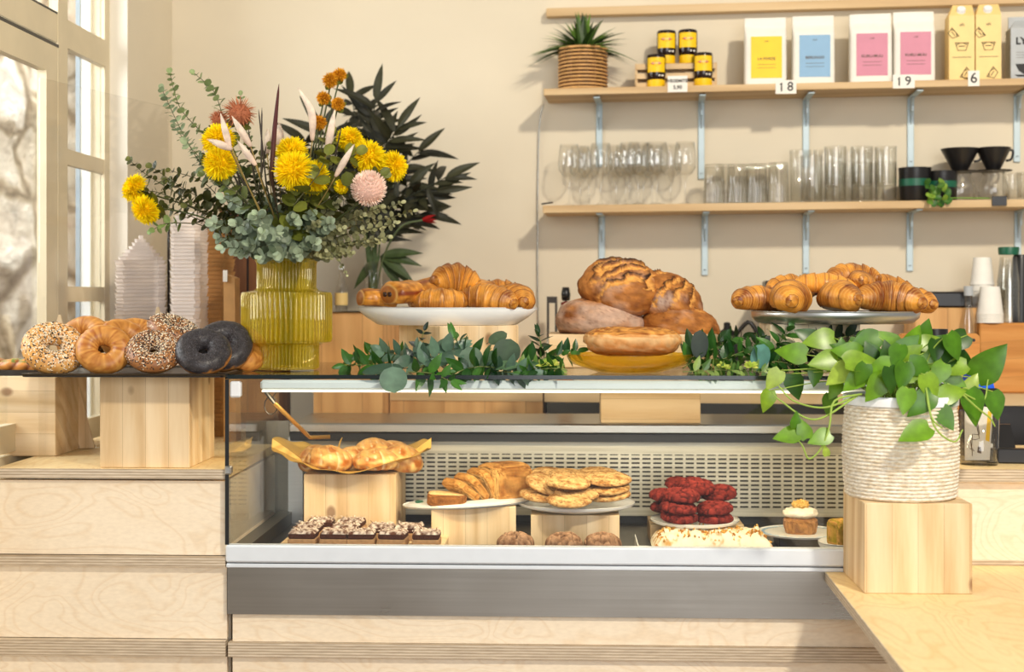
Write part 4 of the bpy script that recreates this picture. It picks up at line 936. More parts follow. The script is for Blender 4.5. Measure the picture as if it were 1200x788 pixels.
def branch(label, pts, Ys, seed, n, size, cols, prof='round', start=.3, pairs=True, jitter=.5, wid=.95, name='eucalyptus_branch', group=GB, stemcol=C(90, 90, 60), fromvase=True, mat='leaf', stemr=.0018, tip=.45, ben=.15, face=.5):
    R = random.Random(seed); P = [at(x, y, Y) for (x, y), Y in zip(pts, Ys)]
    path = (vstem(P[-1], seed, P[0] if len(P) > 1 else None) if fromvase else curve(P, 24)) if len(P) < 3 or not fromvase else vstem(P[0], seed)+curve(P, 16)[1:]
    if len(P) < 3 and fromvase: path = vstem(P[-1], seed, P[0] if len(P) > 1 else None)
    t = T(name, label, 'branch', tuple(path[-1] if fromvase else path[0]), group=group, w=True); sm = MB().tube(path, stemr, 6, stemr*.5, cols=lambda q: stemcol); sm.build('stem', 'stem', t, smooth=True)
    lens = [0]
    for a, b in zip(path, path[1:]): lens.append(lens[-1]+(b-a).length)
    if fromvase:
        l0 = next(l for l, p in zip(lens, path) if p.z > ZN+.002)
        l0 += (lens[-1]-l0)*start
    else: l0 = lens[-1]*start
    m = MB()
    for i in range(n):
        q = (i+.5)/n; L = l0+(lens[-1]-l0)*q; k = max(j for j in range(len(lens)) if lens[j] <= L); k = min(k, len(path)-2); p = path[k].lerp(path[k+1], (L-lens[k])/max(1e-6, lens[k+1]-lens[k])); tn = (path[k+1]-path[k]).normalized()
        s = size*(1-(1-tip)*q)*R.uniform(.8, 1.15); a0 = i*1.571+R.uniform(-.4, .4); e1 = tn.cross(V((.2, .9, .3))).normalized(); e2 = tn.cross(e1)
        for sg in ((0, PI) if pairs else (0,)):
            d = e1*cos(a0+sg)+e2*sin(a0+sg)+tn*(.35+.3*q); d += V((R.gauss(0, .2), R.gauss(0, .2), R.gauss(0, .2)))*jitter; d.normalize()
            nr = (tn*(1-face)+V((0, -1, .45))*face+V((R.gauss(0, .3), R.gauss(0, .3), R.gauss(0, .3)))*jitter); c = lerp(cols[0], cols[1], R.random()); m.leaf(p, d, nr, s, s*wid, c, prof, ben*R.uniform(.3, 1.6), .12, 6, tuple(x*1.12 for x in c))
    for j in range(2): m.leaf(path[-1], (path[-1]-path[-3]).normalized()+V((R.uniform(-.4, .4), 0, R.uniform(-.3, .3))), (0, -1, .3), size*tip, size*tip*wid*.8, cols[1], prof)
    f = m.build('foliage', mat, t); return t
BG = (C(72, 86, 66), C(166, 182, 154)); OG = (C(84, 88, 54), C(174, 174, 130)); GG = (C(96, 112, 64), C(150, 166, 116)); DK = (C(46, 52, 24), C(100, 104, 50))
for i, (x, y) in enumerate([(262, 232), (250, 262), (262, 290), (286, 226), (300, 252), (292, 287), (318, 238), (330, 272), (346, 256), (322, 296), (366, 252), (370, 284), (350, 298), (276, 262), (308, 272), (340, 232), (388, 262), (258, 278), (282, 296), (304, 300)]):
    branch(f'blue-green eucalyptus sprig spilling over the vase rim, {["tip by the side branch","tip towards the container stack","low tip above the vase shoulder","tip under the yellow flowers","tip beside the bare stems","low tip above the poppy bagels","tip below the white plumes","low front tip over the vase neck","tip under the biggest bloom","lowest tip at the rim front","tip beneath the lower bloom","low tip near the olive sprigs","small tip hugging the rim","tip among the bare stems","front tip in the middle of the leaves","high tip behind the biggest bloom","tip meeting the olive sprigs","low tip by the containers","low tip at the window side rim","tip hanging right at the rim"][i]}', [(336+(x-336)*.35, min(296, y+(300-y)*.4)), (x, y)], (.20, [.10, .16, .12, .24, .06, .14, .18, .04, .08, .05, .12, .06, .06, .08, .02, .24, .1, .2, .16, .08][i]), 200+i, 15, .034, BG, start=-.05, jitter=.9, tip=.62, face=.45)
for i, (x, y) in enumerate([(396, 238), (402, 268), (425, 252), (446, 243), (464, 262), (470, 238), (440, 284), (412, 296), (386, 302), (484, 248), (455, 278), (372, 262)]):
    branch(f'olive-grey small-leaved sprig on the wall side of the vase, {["tip under the small yellow bud","tip over the vase shoulder","tip beneath the pale pink protea","tip right of the protea base","tip reaching lower out","tip reaching highest out","low tip near the pastry platter","low tip above the vase","tip against the vase rim","outermost tip near the dark leaves","low outer tip","inner tip near the vase centre"][i]}', [(345+(x-345)*.4, min(297, y+(300-y)*.45)), (x, y)], (.21, [.14, .08, .12, .18, .1, .22, .14, .1, .12, .2, .06, .1][i]), 240+i, 20, .023, OG, start=0, jitter=.7, tip=.6, face=.6, wid=.8)
branch('thin olive sprig dangling beside the vase neck', [(372, 282), (394, 302), (406, 322)], (.1, .08, .06), 260, 8, .014, OG, start=.5)
for i, (lb, pts, Ys, n, s, st, co) in enumerate([
    ('tall eucalyptus branch reaching highest towards the window', [(290, 230), (250, 170), (212, 128), (199, 86)], (.24, .28, .30, .30), 17, .023, .30, GG), ('tall eucalyptus branch with round leaves ending above the window-side flowers', [(295, 225), (268, 160), (252, 110), (228, 86)], (.26, .3, .32, .33), 12, .026, .4, GG), ('round-leaved eucalyptus branch behind the white plumes', [(305, 220), (292, 170), (282, 112)], (.28, .3, .3), 9, .02, .3, GG),
    ('grey-green eucalyptus branch behind the window-side yellow flowers', [(285, 240), (245, 205), (216, 160), (190, 105)], (.24, .26, .27, .27), 18, .024, .25, (C(112, 132, 104), C(158, 172, 136))), ('grey-green eucalyptus branch rising inside the window-side flowers', [(280, 240), (238, 190), (205, 150)], (.3, .3, .3), 13, .022, .3, (C(110, 130, 100), C(150, 166, 130))), ('dark olive leafy branch arching out to the two drooping yellow flowers', [(270, 262), (222, 235), (172, 205), (152, 188)], (.22, .24, .25, .25), 17, .021, .30, DK), ('second dark olive branch under the arching one', [(272, 266), (225, 242), (186, 226), (166, 224)], (.2, .2, .2, .2), 15, .020, .35, DK), ('dark olive branch behind the side branch, nearer the vase', [(275, 255), (240, 215), (200, 200)], (.27, .28, .28), 12, .023, .2, DK),
    ('dark leafy stem behind the white plumes', [(300, 225), (296, 185), (288, 160)], (.22, .22, .22), 12, .026, .2, DK), ('dark leafy stem behind the biggest bloom', [(335, 220), (332, 190), (318, 172)], (.22, .2, .2), 12, .026, .1, DK), ('dark leafy stem among the pinkish plumes', [(365, 215), (380, 190), (392, 168)], (.2, .2, .2), 12, .03, .1, (C(70, 76, 30), C(104, 108, 44))), ('dark leafy stem under the wall-side yellow flowers', [(380, 225), (415, 210), (440, 200)], (.2, .2, .2), 14, .03, .1, (C(60, 64, 26), C(98, 102, 40))), ('olive leafy stem between the two bloom clusters', [(360, 215), (378, 178), (386, 160)], (.16, .15, .15), 5, .048, .2, (C(96, 100, 36), C(124, 128, 50))), ('olive leafy stem at the back between globe flowers and yellow flowers', [(372, 210), (398, 190), (418, 180)], (.13, .13, .13), 5, .046, .2, (C(92, 98, 36), C(124, 128, 50))),
    ('dark olive filler branch behind the window-side flowers', [(290, 250), (262, 215), (240, 186)], (.3, .3, .3), 11, .03, .1, DK), ('dark filler branch under the white plumes', [(310, 250), (285, 220), (276, 200)], (.2, .2, .2), 10, .03, .1, DK), ('dark filler branch below the biggest bloom', [(335, 260), (350, 235), (372, 222)], (.2, .18, .18), 11, .03, .1, DK), ('dark filler branch below the small yellow bud', [(350, 260), (395, 232), (420, 215)], (.2, .2, .2), 12, .032, .1, DK), ('dark filler branch beside the sideways yellow flower', [(370, 262), (430, 225), (456, 212)], (.26, .26, .26), 13, .032, .1, DK), ('dark filler branch right behind the dark red spike', [(325, 250), (322, 210), (308, 184)], (.28, .28, .28), 12, .032, .1, DK),
    ('big-leaved olive branch between the big bloom and the pinkish plume', [(345, 240), (372, 205), (384, 182)], (.10, .07, .07), 4, .046, .2, (C(84, 92, 30), C(120, 126, 48))), ('big-leaved olive branch under the sideways yellow flower', [(360, 250), (415, 215), (446, 205)], (.15, .13, .13), 5, .042, .3, (C(66, 76, 30), C(104, 112, 50))), ('big-leaved olive branch below the window-side flowers', [(300, 245), (272, 222), (240, 205)], (.14, .12, .14), 6, .038, .2, (C(70, 84, 40), C(112, 124, 64))),
    ('dense dark branch at the root of the side branch', [(285, 262), (235, 232), (196, 214)], (.3, .3, .3), 13, .03, .1, DK), ('dense dark branch over the drooping yellow flowers', [(280, 255), (222, 225), (178, 196)], (.28, .28, .28), 14, .03, .2, DK), ('dark leaves just behind the drooping yellow flowers', [(262, 270), (215, 250), (180, 238)], (.26, .26, .26), 11, .028, .3, DK),
    ('small round-leaved sprig at the tip of the drooping yellow flower', [(230, 262), (196, 262), (178, 270)], (.19, .19, .19), 4, .024, .75, (C(112, 136, 70), C(150, 176, 110)))]):
    branch(lb, pts, Ys, 270+i, int(n*(1.9 if i < 5 else 1.5)), s*(1.4 if i < 5 else 1.3), co, start=st, jitter=.6, tip=.5)
# ---- dark leafy bouquet near the back wall
YD = 1.14; zcab = at(410, 367, 1.0).z
GD = 'dark branches behind the bouquet'
dv = MB().lathe([(.001, .003), (.028, .003), (.030, .01), (.026, .10), (.030, .16), (.029, .16), (.025, .10), (.028, .012), (.001, .012)], 40).build('slim_vase', 'jarglass', smooth=True); dvp = at(438, 367, YD); dv.location = (dvp.x, YD, zcab+.0006); tag(dv, 'slim glass vase holding the dark leafy branches, behind the pastry platter', 'vase')
def dark(label, pts, n, s, seed, d0=.45, col=(C(22, 22, 13), C(48, 48, 28))):
    R = random.Random(seed); P = [V((dvp.x+R.uniform(-.012, .012), YD+R.uniform(-.012, .012), zcab+.02)), at(438+R.uniform(-8, 8), 300, YD)]+[at(x, y, YD+R.uniform(-.08, .12)) for x, y in pts]; path = curve(P, 22)
    t = T('dark_leaf_branch', label, 'branch', tuple(P[0]), group=GD, w=True); MB().tube(path, .004, 7, .0015, cols=lambda q: lerp(C(70, 96, 40), C(40, 44, 28), clamp(q*1.5))).build('stem', 'stem', t, smooth=True); m = MB()
    for i in range(n):
        q = d0+(1-d0)*(i+.6)/n; k = min(int(q*22), 21); p = path[k].lerp(path[k+1], q*22-k); tn = (path[k+1]-path[k]).normalized(); sg = 1 if i % 2 else -1
        d = tn*.75+V((sg*.62, R.uniform(-.3, .3), R.uniform(-.5, .15))); L = s*R.uniform(.75, 1.2); m.leaf(p, d, V((R.uniform(-.4, .4), -1, R.uniform(-.2, .8))), L, L*.22, lerp(*col, R.random()), 'lance', R.uniform(.1, .8), .2, 8)
    m.leaf(path[-1], tn, (0, -1, .3), s, s*.24, col[1], 'lance', .3, .2, 8); m.build('foliage', 'leaf_dark', t)
for i, (lb, pts) in enumerate([('dark branch rising highest behind the orange globe flowers', [(425, 200), (412, 112)]), ('tall dark branch ending just right of the orange globe flowers', [(432, 190), (440, 118)]), ('dark branch leaning to the wall shelf at upper height', [(440, 200), (466, 150)]), ('dark branch with a long drooping tip leaf near the wall', [(445, 230), (490, 178)]), ('dark branch spreading lowest towards the wall shelf', [(452, 262), (512, 222)]), ('dark branch spreading furthest out over the pastry platter', [(452, 250), (522, 208)]), ('dark branch hidden behind the yellow flowers, inner side', [(418, 220), (376, 150)]), ('dark branch standing in the middle of the dark group', [(436, 220), (450, 170)]), ('dark branch behind the pale pink protea', [(450, 250), (480, 215)]), ('dark branch reaching behind the curved white plume', [(410, 210), (358, 166)]), ('dark branch drooping low behind the olive sprigs', [(458, 268), (498, 250)]), ('dark branch between the globe flowers and the wall', [(428, 170), (424, 132)])]):
    dark(lb, pts, 20, .115, 300+i)
m = MB(); R = random.Random(5); P0 = at(446, 300, YD)
for (dx, dz) in ((.9, -.7), (.7, -1.0), (1, -.1), (-.6, -.6), (.95, .2), (.5, -.3)): m.leaf(P0, (dx, -.2, dz), (.0, -1, .6), .13, .034, C(58, 72, 40), 'lance', .3, .2, 8)
tag(m.build('drooping_leaf_tuft', 'leaf_dark', org=tuple(P0)), 'drooping green leaves where the dark branches leave their slim vase', 'leaf', GD)
rf = at(501, 258, YD-.1); t = T('red_tipped_flower', 'small red-tipped exotic flower beside the dark branches', 'flower', tuple(rf), group=GD, w=True)
m = MB()
for d in ((1, -.1, .05), (.8, -.2, .3), (.7, .1, -.1)): m.leaf(rf+V((-.02, 0, 0)), d, (0, -1, .5), .05, .012, C(126, 22, 22), 'lance', .1, .2, 6)
m.build('petals', 'petal', t); MB().tube(curve([V((dvp.x, YD, zcab+.03)), at(450, 300, YD-.03), at(470, 266, YD-.08), rf+V((-.015, 0, 0))], 14), .003, 7, cols=lambda q: C(84, 96, 60)).build('stem', 'stem', t, smooth=True)
# ---- garland on the glass top
GL = 'eucalyptus garland sprigs on the glass top'
SD = (C(54, 82, 66), C(104, 134, 114)); RU = (C(26, 66, 28), C(70, 122, 44)); LG = (C(70, 112, 52), C(150, 176, 96))
def gsprig(label, pts, seed, n, s, cols, prof='lance', wid=.45, ben=.2, mat='leaf_gloss', start=.12):
    n = int(n*1.35); s *= 1.25; wid *= 1.08
    Ys = [p[2] for p in pts]; branch(label, [(p[0], p[1]) for p in pts], Ys, seed, n, s, cols, prof, start, True, .9, wid, 'garland_sprig', GL, C(120, 130, 70), False, mat, .0015, .7, ben, .6)
gp = [('pointed dark green sprig at the vase end of the garland', [(470, 434, .07), (435, 428, .10), (404, 428, .12)], 9, .045, RU, 'lance', .42), ('low dark sprig behind the first one at the vase end', [(480, 425, .2), (450, 416, .22), (415, 418, .24)], 9, .04, RU, 'lance', .4), ('sprig of grey-green pointed leaves between vase end and pine block', [(515, 428, .10), (480, 420, .12), (448, 412, .15)], 8, .05, SD, 'lance', .5), ('thin dark sprig arching up in front of the pine block', [(480, 428, .12), (490, 408, .12), (497, 388, .12)], 4, .028, (C(16, 32, 22), C(30, 50, 34)), 'lance', .5), ('grey-green sprig lifting in front of the pine block', [(490, 432, .08), (510, 420, .08), (532, 408, .09)], 5, .056, SD, 'lance', .55),
      ('bright green sprig hanging over the glass edge below the platter', [(478, 436, .04), (505, 438, .01), (528, 447, -.02)], 5, .045, RU, 'lance', .4), ('dark pointed sprig in front of the block corner', [(570, 432, .10), (545, 412, .10), (532, 396, .10)], 6, .046, RU, 'lance', .42), ('bright leafy sprig beneath the block corner', [(590, 432, .04), (560, 430, .03), (535, 436, .02)], 6, .052, RU, 'lance', .42), ('sprig of small light leaves under the platter end', [(600, 434, .06), (628, 430, .06), (655, 434, .08)], 9, .028, LG, 'lance', .45), ('dark green sprig between platter and amber plate', [(600, 430, .14), (640, 420, .15), (676, 412, .16)], 10, .040, RU, 'lance', .42),
      ('dark upright sprig in front of the loaf block', [(636, 432, .16), (634, 410, .17), (632, 392, .18)], 5, .036, (C(18, 40, 24), C(36, 66, 34)), 'lance', .35), ('green sprig lying by the amber plate edge', [(665, 434, .05), (645, 432, .04), (612, 436, .03)], 9, .034, RU, 'lance', .42), ('grey-green sprig along the glass edge under the platter', [(560, 436, .05), (590, 436, .04), (622, 438, .03)], 7, .042, SD, 'lance', .5),
      ('dark green sprig right beside the halved loaf', [(800, 432, .12), (830, 412, .14), (858, 400, .16)], 9, .042, RU, 'lance', .45), ('bright green sprig reaching under the aluminium tray', [(815, 430, .10), (850, 420, .12), (888, 405, .14)], 10, .042, RU, 'lance', .42), ('pale sprig of small leaves along the glass edge by the potted plant', [(800, 436, .05), (845, 434, .05), (895, 436, .05)], 13, .030, LG, 'lance', .42), ('dark sprig at the foot of the pale wood block', [(850, 434, .2), (878, 415, .2), (900, 392, .2)], 9, .042, RU, 'lance', .4), ('green sprig under the potted plant side of the tray', [(880, 432, .08), (905, 424, .08), (935, 428, .08)], 8, .044, RU, 'lance', .42),
      ('dark leafy sprig behind the amber plate towards the tray', [(790, 425, .25), (825, 405, .26), (870, 395, .28)], 11, .045, (C(24, 50, 28), C(50, 88, 40)), 'lance', .45), ('dark broad sprig in front of the pale wood block', [(930, 430, .08), (960, 405, .09), (1000, 392, .1)], 9, .05, (C(18, 30, 20), C(36, 54, 34)), 'lance', .4), ('dark sprig rising towards the tray underside', [(900, 430, .1), (912, 405, .1), (925, 386, .1)], 6, .046, RU, 'lance', .4)]
for i, (lb, pts, n, s, co, pr, wd) in enumerate(gp): gsprig(lb, pts, 400+i, n, s, co, pr, wd)
def bigleaf(label, px, py, Y, L, W, d, nrm, col, prof='round', seed=0):
    p = at(px, py, Y); d = V(d).normalized(); t = MB(); t.leaf(p-d*L*.5, d, nrm, L, W, col, prof, .12, .10, 10, tuple(x*1.15 for x in col)); t.tube([p-d*L*.5, p-d*L*.62], .001, 5, cols=lambda q: col)
    tag(t.build('eucalyptus_leaf', 'leaf', org=tuple(p), smooth=True), label, 'leaf', 'large round leaves in the garland')
bl = [('round silver-dollar leaf hanging over the glass edge below the platter', 461, 445, -.012, .062, .066, (.1, -.2, -1), (0, -1, .3), SD[1]), ('broad grey-green leaf lying above the hanging round one', 448, 432, .03, .10, .045, (-1, 0, .0), (0, -.6, 1), SD[0]), ('big dark round leaf standing before the block corner', 594, 412, .07, .062, .066, (.3, 0, 1), (0, -1, .2), C(62, 84, 62)), ('large round leaf lower beside the dark round one', 552, 421, .06, .060, .058, (-.2, 0, 1), (0, -1, .4), C(96, 122, 100)), ('round leaf between the two large ones by the block corner', 573, 424, .05, .056, .044, (.25, 0, 1), (-.3, -1, .3), C(76, 100, 76)), ('grey-green leaf pointing sideways under the big round leaves', 592, 428, .04, .070, .034, (1, 0, .18), (0, -.8, 1), C(90, 122, 88)), ('dark tall leaf right beside the halved loaf', 820, 404, .10, .070, .042, (.05, 0, 1), (0, -1, .1), C(34, 50, 38)), ('blue-green round leaf standing near the potted plant', 891, 418, .06, .062, .046, (.25, 0, 1), (-.2, -1, .2), C(86, 140, 130)), ('grey-green broad leaf before the pine block', 508, 408, .11, .064, .032, (1, 0, .25), (0, -1, .8), C(92, 122, 104)), ('lower grey-green leaf before the pine block', 512, 424, .07, .066, .030, (1, 0, .2), (0, -1, .8), C(100, 132, 112)), ('dark leaf arching over beside the block corner', 583, 396, .09, .05, .030, (.9, 0, .5), (0, -1, .4), C(70, 92, 66)), ('dark round leaf behind the blue-green one', 905, 406, .12, .056, .046, (-.5, 0, 1), (0, -1, .2), C(38, 54, 44))]
for i, b in enumerate(bl): bigleaf(*b)
for q, (px, py, Y) in enumerate([(647, 428, .05), (636, 429, .04), (848, 431, .05), (880, 430, .04)]):
    c = at(px, py, Y); m = MB()
    for i in range(16): m.leaf(c, (rnd.uniform(-1, 1), rnd.uniform(-.6, .6), rnd.uniform(.0, .9)), (0, -1, 1), .018, .009, lerp(C(150, 180, 60), C(214, 214, 110), rnd.random()), 'lance')
    tag(m.build('flower_cluster', 'leaf', org=tuple(c)), ['yellow-green blossom cluster in the garland by the amber plate', 'second yellow-green blossom cluster, nearer the platter', 'yellow-green blossom cluster by the dark tall leaf', 'yellow-green blossom cluster by the blue-green leaf'][q], 'flower', 'blossoms in the garland')
# ---- potted trailing plant
pc_ = V((at(1055, 500, -.128).x, -.128, zF+.0005)); rp = 65*mm(-.128, 1055); hp = (582-466)*mm(-.128)
pot = T('potted_trailing_plant', 'heart-leaved trailing plant in a woven seagrass basket on the pine cube', 'potted plant', tuple(pc_), w=True)
pr = [(.001, 0), (rp*.93, 0)]; N = 27
for i in range(N*5+1):
    u = i/(N*5); r = rp*(.95+.045*sin(PI*min(1, u*1.15))+.01*u); pr.append((r+.0042*abs(sin(PI*N*u))**.7, .002+u*(hp-.004)))
pr += [(rp*.97, hp), (rp*.94, hp-.004), (rp*.92, hp*.3), (.001, hp*.3)]
MB().lathe(pr, 180, cen=pc_, colf=lambda a, i, z: lerp(C(214, 196, 166), C(246, 240, 226), clamp(.6+.9*fbm((cos(a)*9, sin(a)*9, z*260), 1, 2)))).build('woven_basket', 'basket', pot, smooth=True)
lr = [(rp*1.012, hp-.018), (rp*1.018, hp-.002), (rp*1.0, hp+.003), (rp*.95, hp+.001), (rp*.93, hp-.02)]
MB().lathe(lr, 90, cen=pc_).build('fabric_band', 'white', pot, smooth=True)
MB().lathe([(.001, hp-.03), (rp*.94, hp-.032)], 40, cen=pc_).build('soil', 'soil', pot)
fl = MB(); sm = MB(); top = pc_+V((0, 0, hp)); R = random.Random(77)
LC = [C(74, 122, 20), C(106, 152, 28), C(46, 86, 18), C(126, 162, 40), C(156, 182, 70)]
def pleaf(px, py, Lpx, ang, Y, col=None, nrm=None, root=None, wid=.68, stem=True):
    """a heart leaf whose middle shows at (px,py); ang: tip direction in degrees, 0 = towards +x, 90 = up"""
    L = Lpx*mm(Y, px); a = math.radians(ang); d = V((cos(a), R.uniform(-.35, .05), sin(a))).normalized(); c = at(px, py, Y); b = c-d*L*.5; col = col or R.choice(LC)
    n = nrm or V((R.uniform(-.35, .35), -1, R.uniform(.1, .7))); fl.leaf(b, d, n, L, L*wid, col, 'heart', R.uniform(.05, .3), R.uniform(.05, .22), 10, tuple(x*1.18 for x in col))
    if stem:
        rt = root or top+V((R.uniform(-.05, .05), R.uniform(-.05, .05), -.02)); mid = rt.lerp(b, .5)+V((0, 0, .035)); sm.tube(curve([rt, mid, b], 8), .0019, 6, .0013, cols=lambda q: C(150, 178, 72))
PL = [(927, 413, 38, 170, -.06, 1), (946, 394, 34, 150, .02, 2), (960, 398, 40, 185, -.02, 3), (906, 446, 30, 235, -.1, 4), (899, 471, 28, 255, -.1, 3), (932, 454, 34, 285, -.08, 2), (964, 424, 38, 190, -.14, 3), (972, 475, 28, 265, -.12, 0), (983, 440, 40, 215, -.20, 4), (1011, 422, 44, 10, -.22, 3), (1012, 402, 40, 200, -.12, 0), (1026, 456, 40, 235, -.24, 1), (1051, 418, 32, 250, -.24, 0), (1061, 471, 34, 255, -.27, 1), (1079, 474, 40, 220, -.27, 0), (1091, 456, 38, 290, -.26, 3), (1109, 491, 34, 300, -.24, 0), (1097, 412, 30, 270, -.18, 2), (1127, 418, 30, 100, -.06, 2), (1117, 432, 34, 195, -.18, 3), (1117, 461, 36, 15, -.22, 3), (1142, 478, 46, 285, -.16, 0), (1162, 424, 56, 50, -.10, 0), (1167, 476, 36, 280, -.10, 0), (1058, 442, 36, 260, -.25, 0), (1072, 396, 34, 60, -.1, 1), (1040, 398, 34, 140, -.1, 1), (1084, 388, 30, 80, -.05, 0), (1030, 432, 36, 200, -.24, 1), (1045, 446, 34, 280, -.26, 2), (1000, 448, 34, 220, -.22, 1), (1080, 432, 36, 330, -.24, 0), (1100, 440, 34, 240, -.23, 1), (1068, 414, 34, 40, -.2, 3), (993, 412, 36, 170, -.15, 1), (1120, 446, 30, 330, -.17, 1), (1010, 440, 30, 250, -.24, 0), (1040, 412, 30, 100, -.2, 2), (1060, 404, 34, 160, -.1, 0), (1092, 400, 32, 20, -.08, 3), (1022, 412, 32, 120, -.14, 0), (978, 458, 26, 240, -.15, 1), (955, 442, 26, 260, -.1, 0), (1106, 470, 30, 200, -.22, 2), (1140, 448, 26, 60, -.12, 4), (990, 430, 30, 200, -.17, 2), (1070, 440, 34, 215, -.24, 3), (1052, 430, 30, 320, -.22, 0)]
for px, py, L, a, Y, c in PL: pleaf(px, py, L*.96, a, Y, LC[c])
for i in range(26): pleaf(R.uniform(985, 1125), R.uniform(398, 436), R.uniform(24, 36), R.uniform(0, 360), R.uniform(-.2, .0), R.choice(LC[:3]))
# trailing vines with their own leaves
vines = [([(1000, 466, -.2), (965, 478, -.22), (930, 470, -.2), (912, 452, -.17)], 0), ([(1005, 464, -.22), (955, 492, -.25), (915, 470, -.23), (905, 460, -.2)], 0), ([(1010, 462, -.22), (978, 470, -.25), (972, 500, -.26), (962, 526, -.26), (948, 538, -.26), (940, 522, -.26), (930, 512, -.26)], 1), ([(1085, 455, -.26), (1095, 500, -.29), (1118, 518, -.27), (1128, 504, -.25)], 2), ([(1085, 460, -.26), (1092, 490, -.29), (1104, 502, -.28)], 2), ([(1120, 455, -.2), (1145, 478, -.18), (1160, 490, -.16), (1166, 500, -.15)], 3), ([(1110, 450, -.2), (1150, 470, -.14), (1158, 445, -.12)], 3)]
for pts, k in vines: sm.tube(curve([at(*p) for p in pts], 24), .0024, 7, .0016, cols=lambda q: C(150, 180, 78))
for px, py, L, a, Y, c in [(921, 511, 32, 190, -.26, 1), (941, 502, 26, 110, -.26, 1), (960, 514, 30, 200, -.26, 1), (933, 492, 20, 80, -.26, 0), (968, 528, 14, 100, -.26, 4), (1071, 508, 42, 200, -.30, 1)]: pleaf(px, py, L, a, Y, LC[c], stem=False)
fl.build('foliage', 'leaf_gloss', pot, smooth=True); sm.build('stems', 'stem', pot, smooth=True)
# ================================================================ BACKGROUND
# ---- back counter and cabinets along the wall
def wbox(m, u0, u1, v0, v1, z0, z1, bv=0):
    R_ = Matrix.Translation(C0) @ Matrix(((UX.x, -NX.x, 0, 0), (UX.y, -NX.y, 0, 0), (0, 0, 1, 0), (0, 0, 0, 1)))
    return m.box(u0, u1, -v1, -v0, z0, z1, bv, R_)
def wu(px, v): r = wall(px, 400, v); return (r-C0).dot(UX)
def wz(px, py, v): return wall(px, py, v).z
VC = .34
zbc = wz(900, 460, VC)
bc = T('back_counter', 'plywood-edged back counter along the wall behind the display case', 'counter', tuple(wall(900, 470, VC)), w=True)
wbox(MB(), wu(638, VC), wu(1330, VC), .003, VC, zbc-.035, zbc).build('counter_top', 'shelf', bc)
wbox(MB(), wu(640, VC), wu(1330, VC), .01, VC-.03, zbc-.22, zbc-.037).build('dark_drawer_gap', 'black', bc)
wbox(MB(), wu(640, VC), wu(1330, VC), .01, VC-.02, .0, zbc-.222).build('front', 'steel', bc)
lc = T('wooden_cabinet', 'pale wooden cabinet behind the vase and white platter', 'cabinet', tuple(wall(440, 400, VC)), w=True)
zlc = at(410, 367, 1.0).z
ulc0, ulc1 = wu(372, VC+.05), wu(452, VC+.05)
wbox(MB(), ulc0, ulc1, .004, VC+.10, .0, zlc).build('body', 'cab', lc); 
wbox(MB(), ulc0-.002, ulc1+.002, .004, VC+.104, zlc-.001, zlc+.0).build('top_board', 'cab', lc)
ls = T('low_cabinet', 'low beige wooden cabinet seen through the display case glass', 'cabinet', tuple(wall(520, 440, VC)), w=True)
wbox(MB(), ulc1+.004, wu(636, VC), .004, VC, 0, wz(560, 437, VC)).build('body', 'cab', ls)
wbox(MB(), ulc1+.004, wu(636, VC), VC, VC+.004, wz(560, 470, VC), wz(560, 440, VC)).build('drawer', 'shelf', ls)
p = wall(480, 480, VC+.03); MB()
tb = tag(MB().box(-.045, .045, -.03, .03, 0, .05, .004).build('wooden_box', 'honey'), 'small wooden box on the back counter behind the display case', 'box'); q = wall(655, 460, .2); tb.location = (q.x, q.y, zbc+.0005); tb.rotation_euler.z = -AW
# ---- dark brown cabinet and takeaway stacks behind the bagels
dk_ = T('brown_cabinet', 'dark brown wooden cabinet behind the vase', 'cabinet', (at(282, 400, 1.0).x, 1.0, ZL), w=True)
xa_, xb_ = at(262, 400, 1.0).x, at(322, 400, 1.0).x; zt_ = at(282, 250, 1.0).z
MB().box(xa_, xb_, .98, 1.25, ZL+.03, zt_).build('body', 'darkwood', dk_); MB().box(xa_-.006, xb_+.006, .972, 1.25, zt_, zt_+.015).build('top_board', 'darkwood', dk_); MB().box(xa_, xb_, 1.0, 1.25, ZL+.0005, ZL+.03).build('plinth', 'darkwood', dk_)
MB().box((xa_+xb_)/2-.003, (xa_+xb_)/2+.003, .979, .981, ZL+.05, zt_-.02).build('door_gap', 'black', dk_)
def octo(w, d, c): return [(-w+c, -d), (w-c, -d), (w, -d+c), (w, d-c), (w-c, d), (-w+c, d), (-w, d-c), (-w, -d+c)]
def tray_mesh(w, d, h):
    m = MB(); o = octo(w, d, w*.3); i_ = octo(w*.86, d*.86, w*.25); n = 8
    vs = [(x, y, h) for x, y in o]+[(x*.97, y*.97, h-.002) for x, y in o]+[(x, y, 0) for x, y in i_]+[(x*.95, y*.95, h) for x, y in o]+[(x*.97, y*.97, .002) for x, y in i_]
    fs = []
    for j in range(n):
        k = (j+1) % n; fs += [(j, k, n+k, n+j), (n+j, n+k, 2*n+k, 2*n+j), (j, 3*n+j, 3*n+k, k), (3*n+j, 4*n+j, 4*n+k, 3*n+k)]
    fs += [tuple(range(2*n, 3*n))[::-1], tuple(range(4*n, 5*n))]; return m.add(vs, fs)
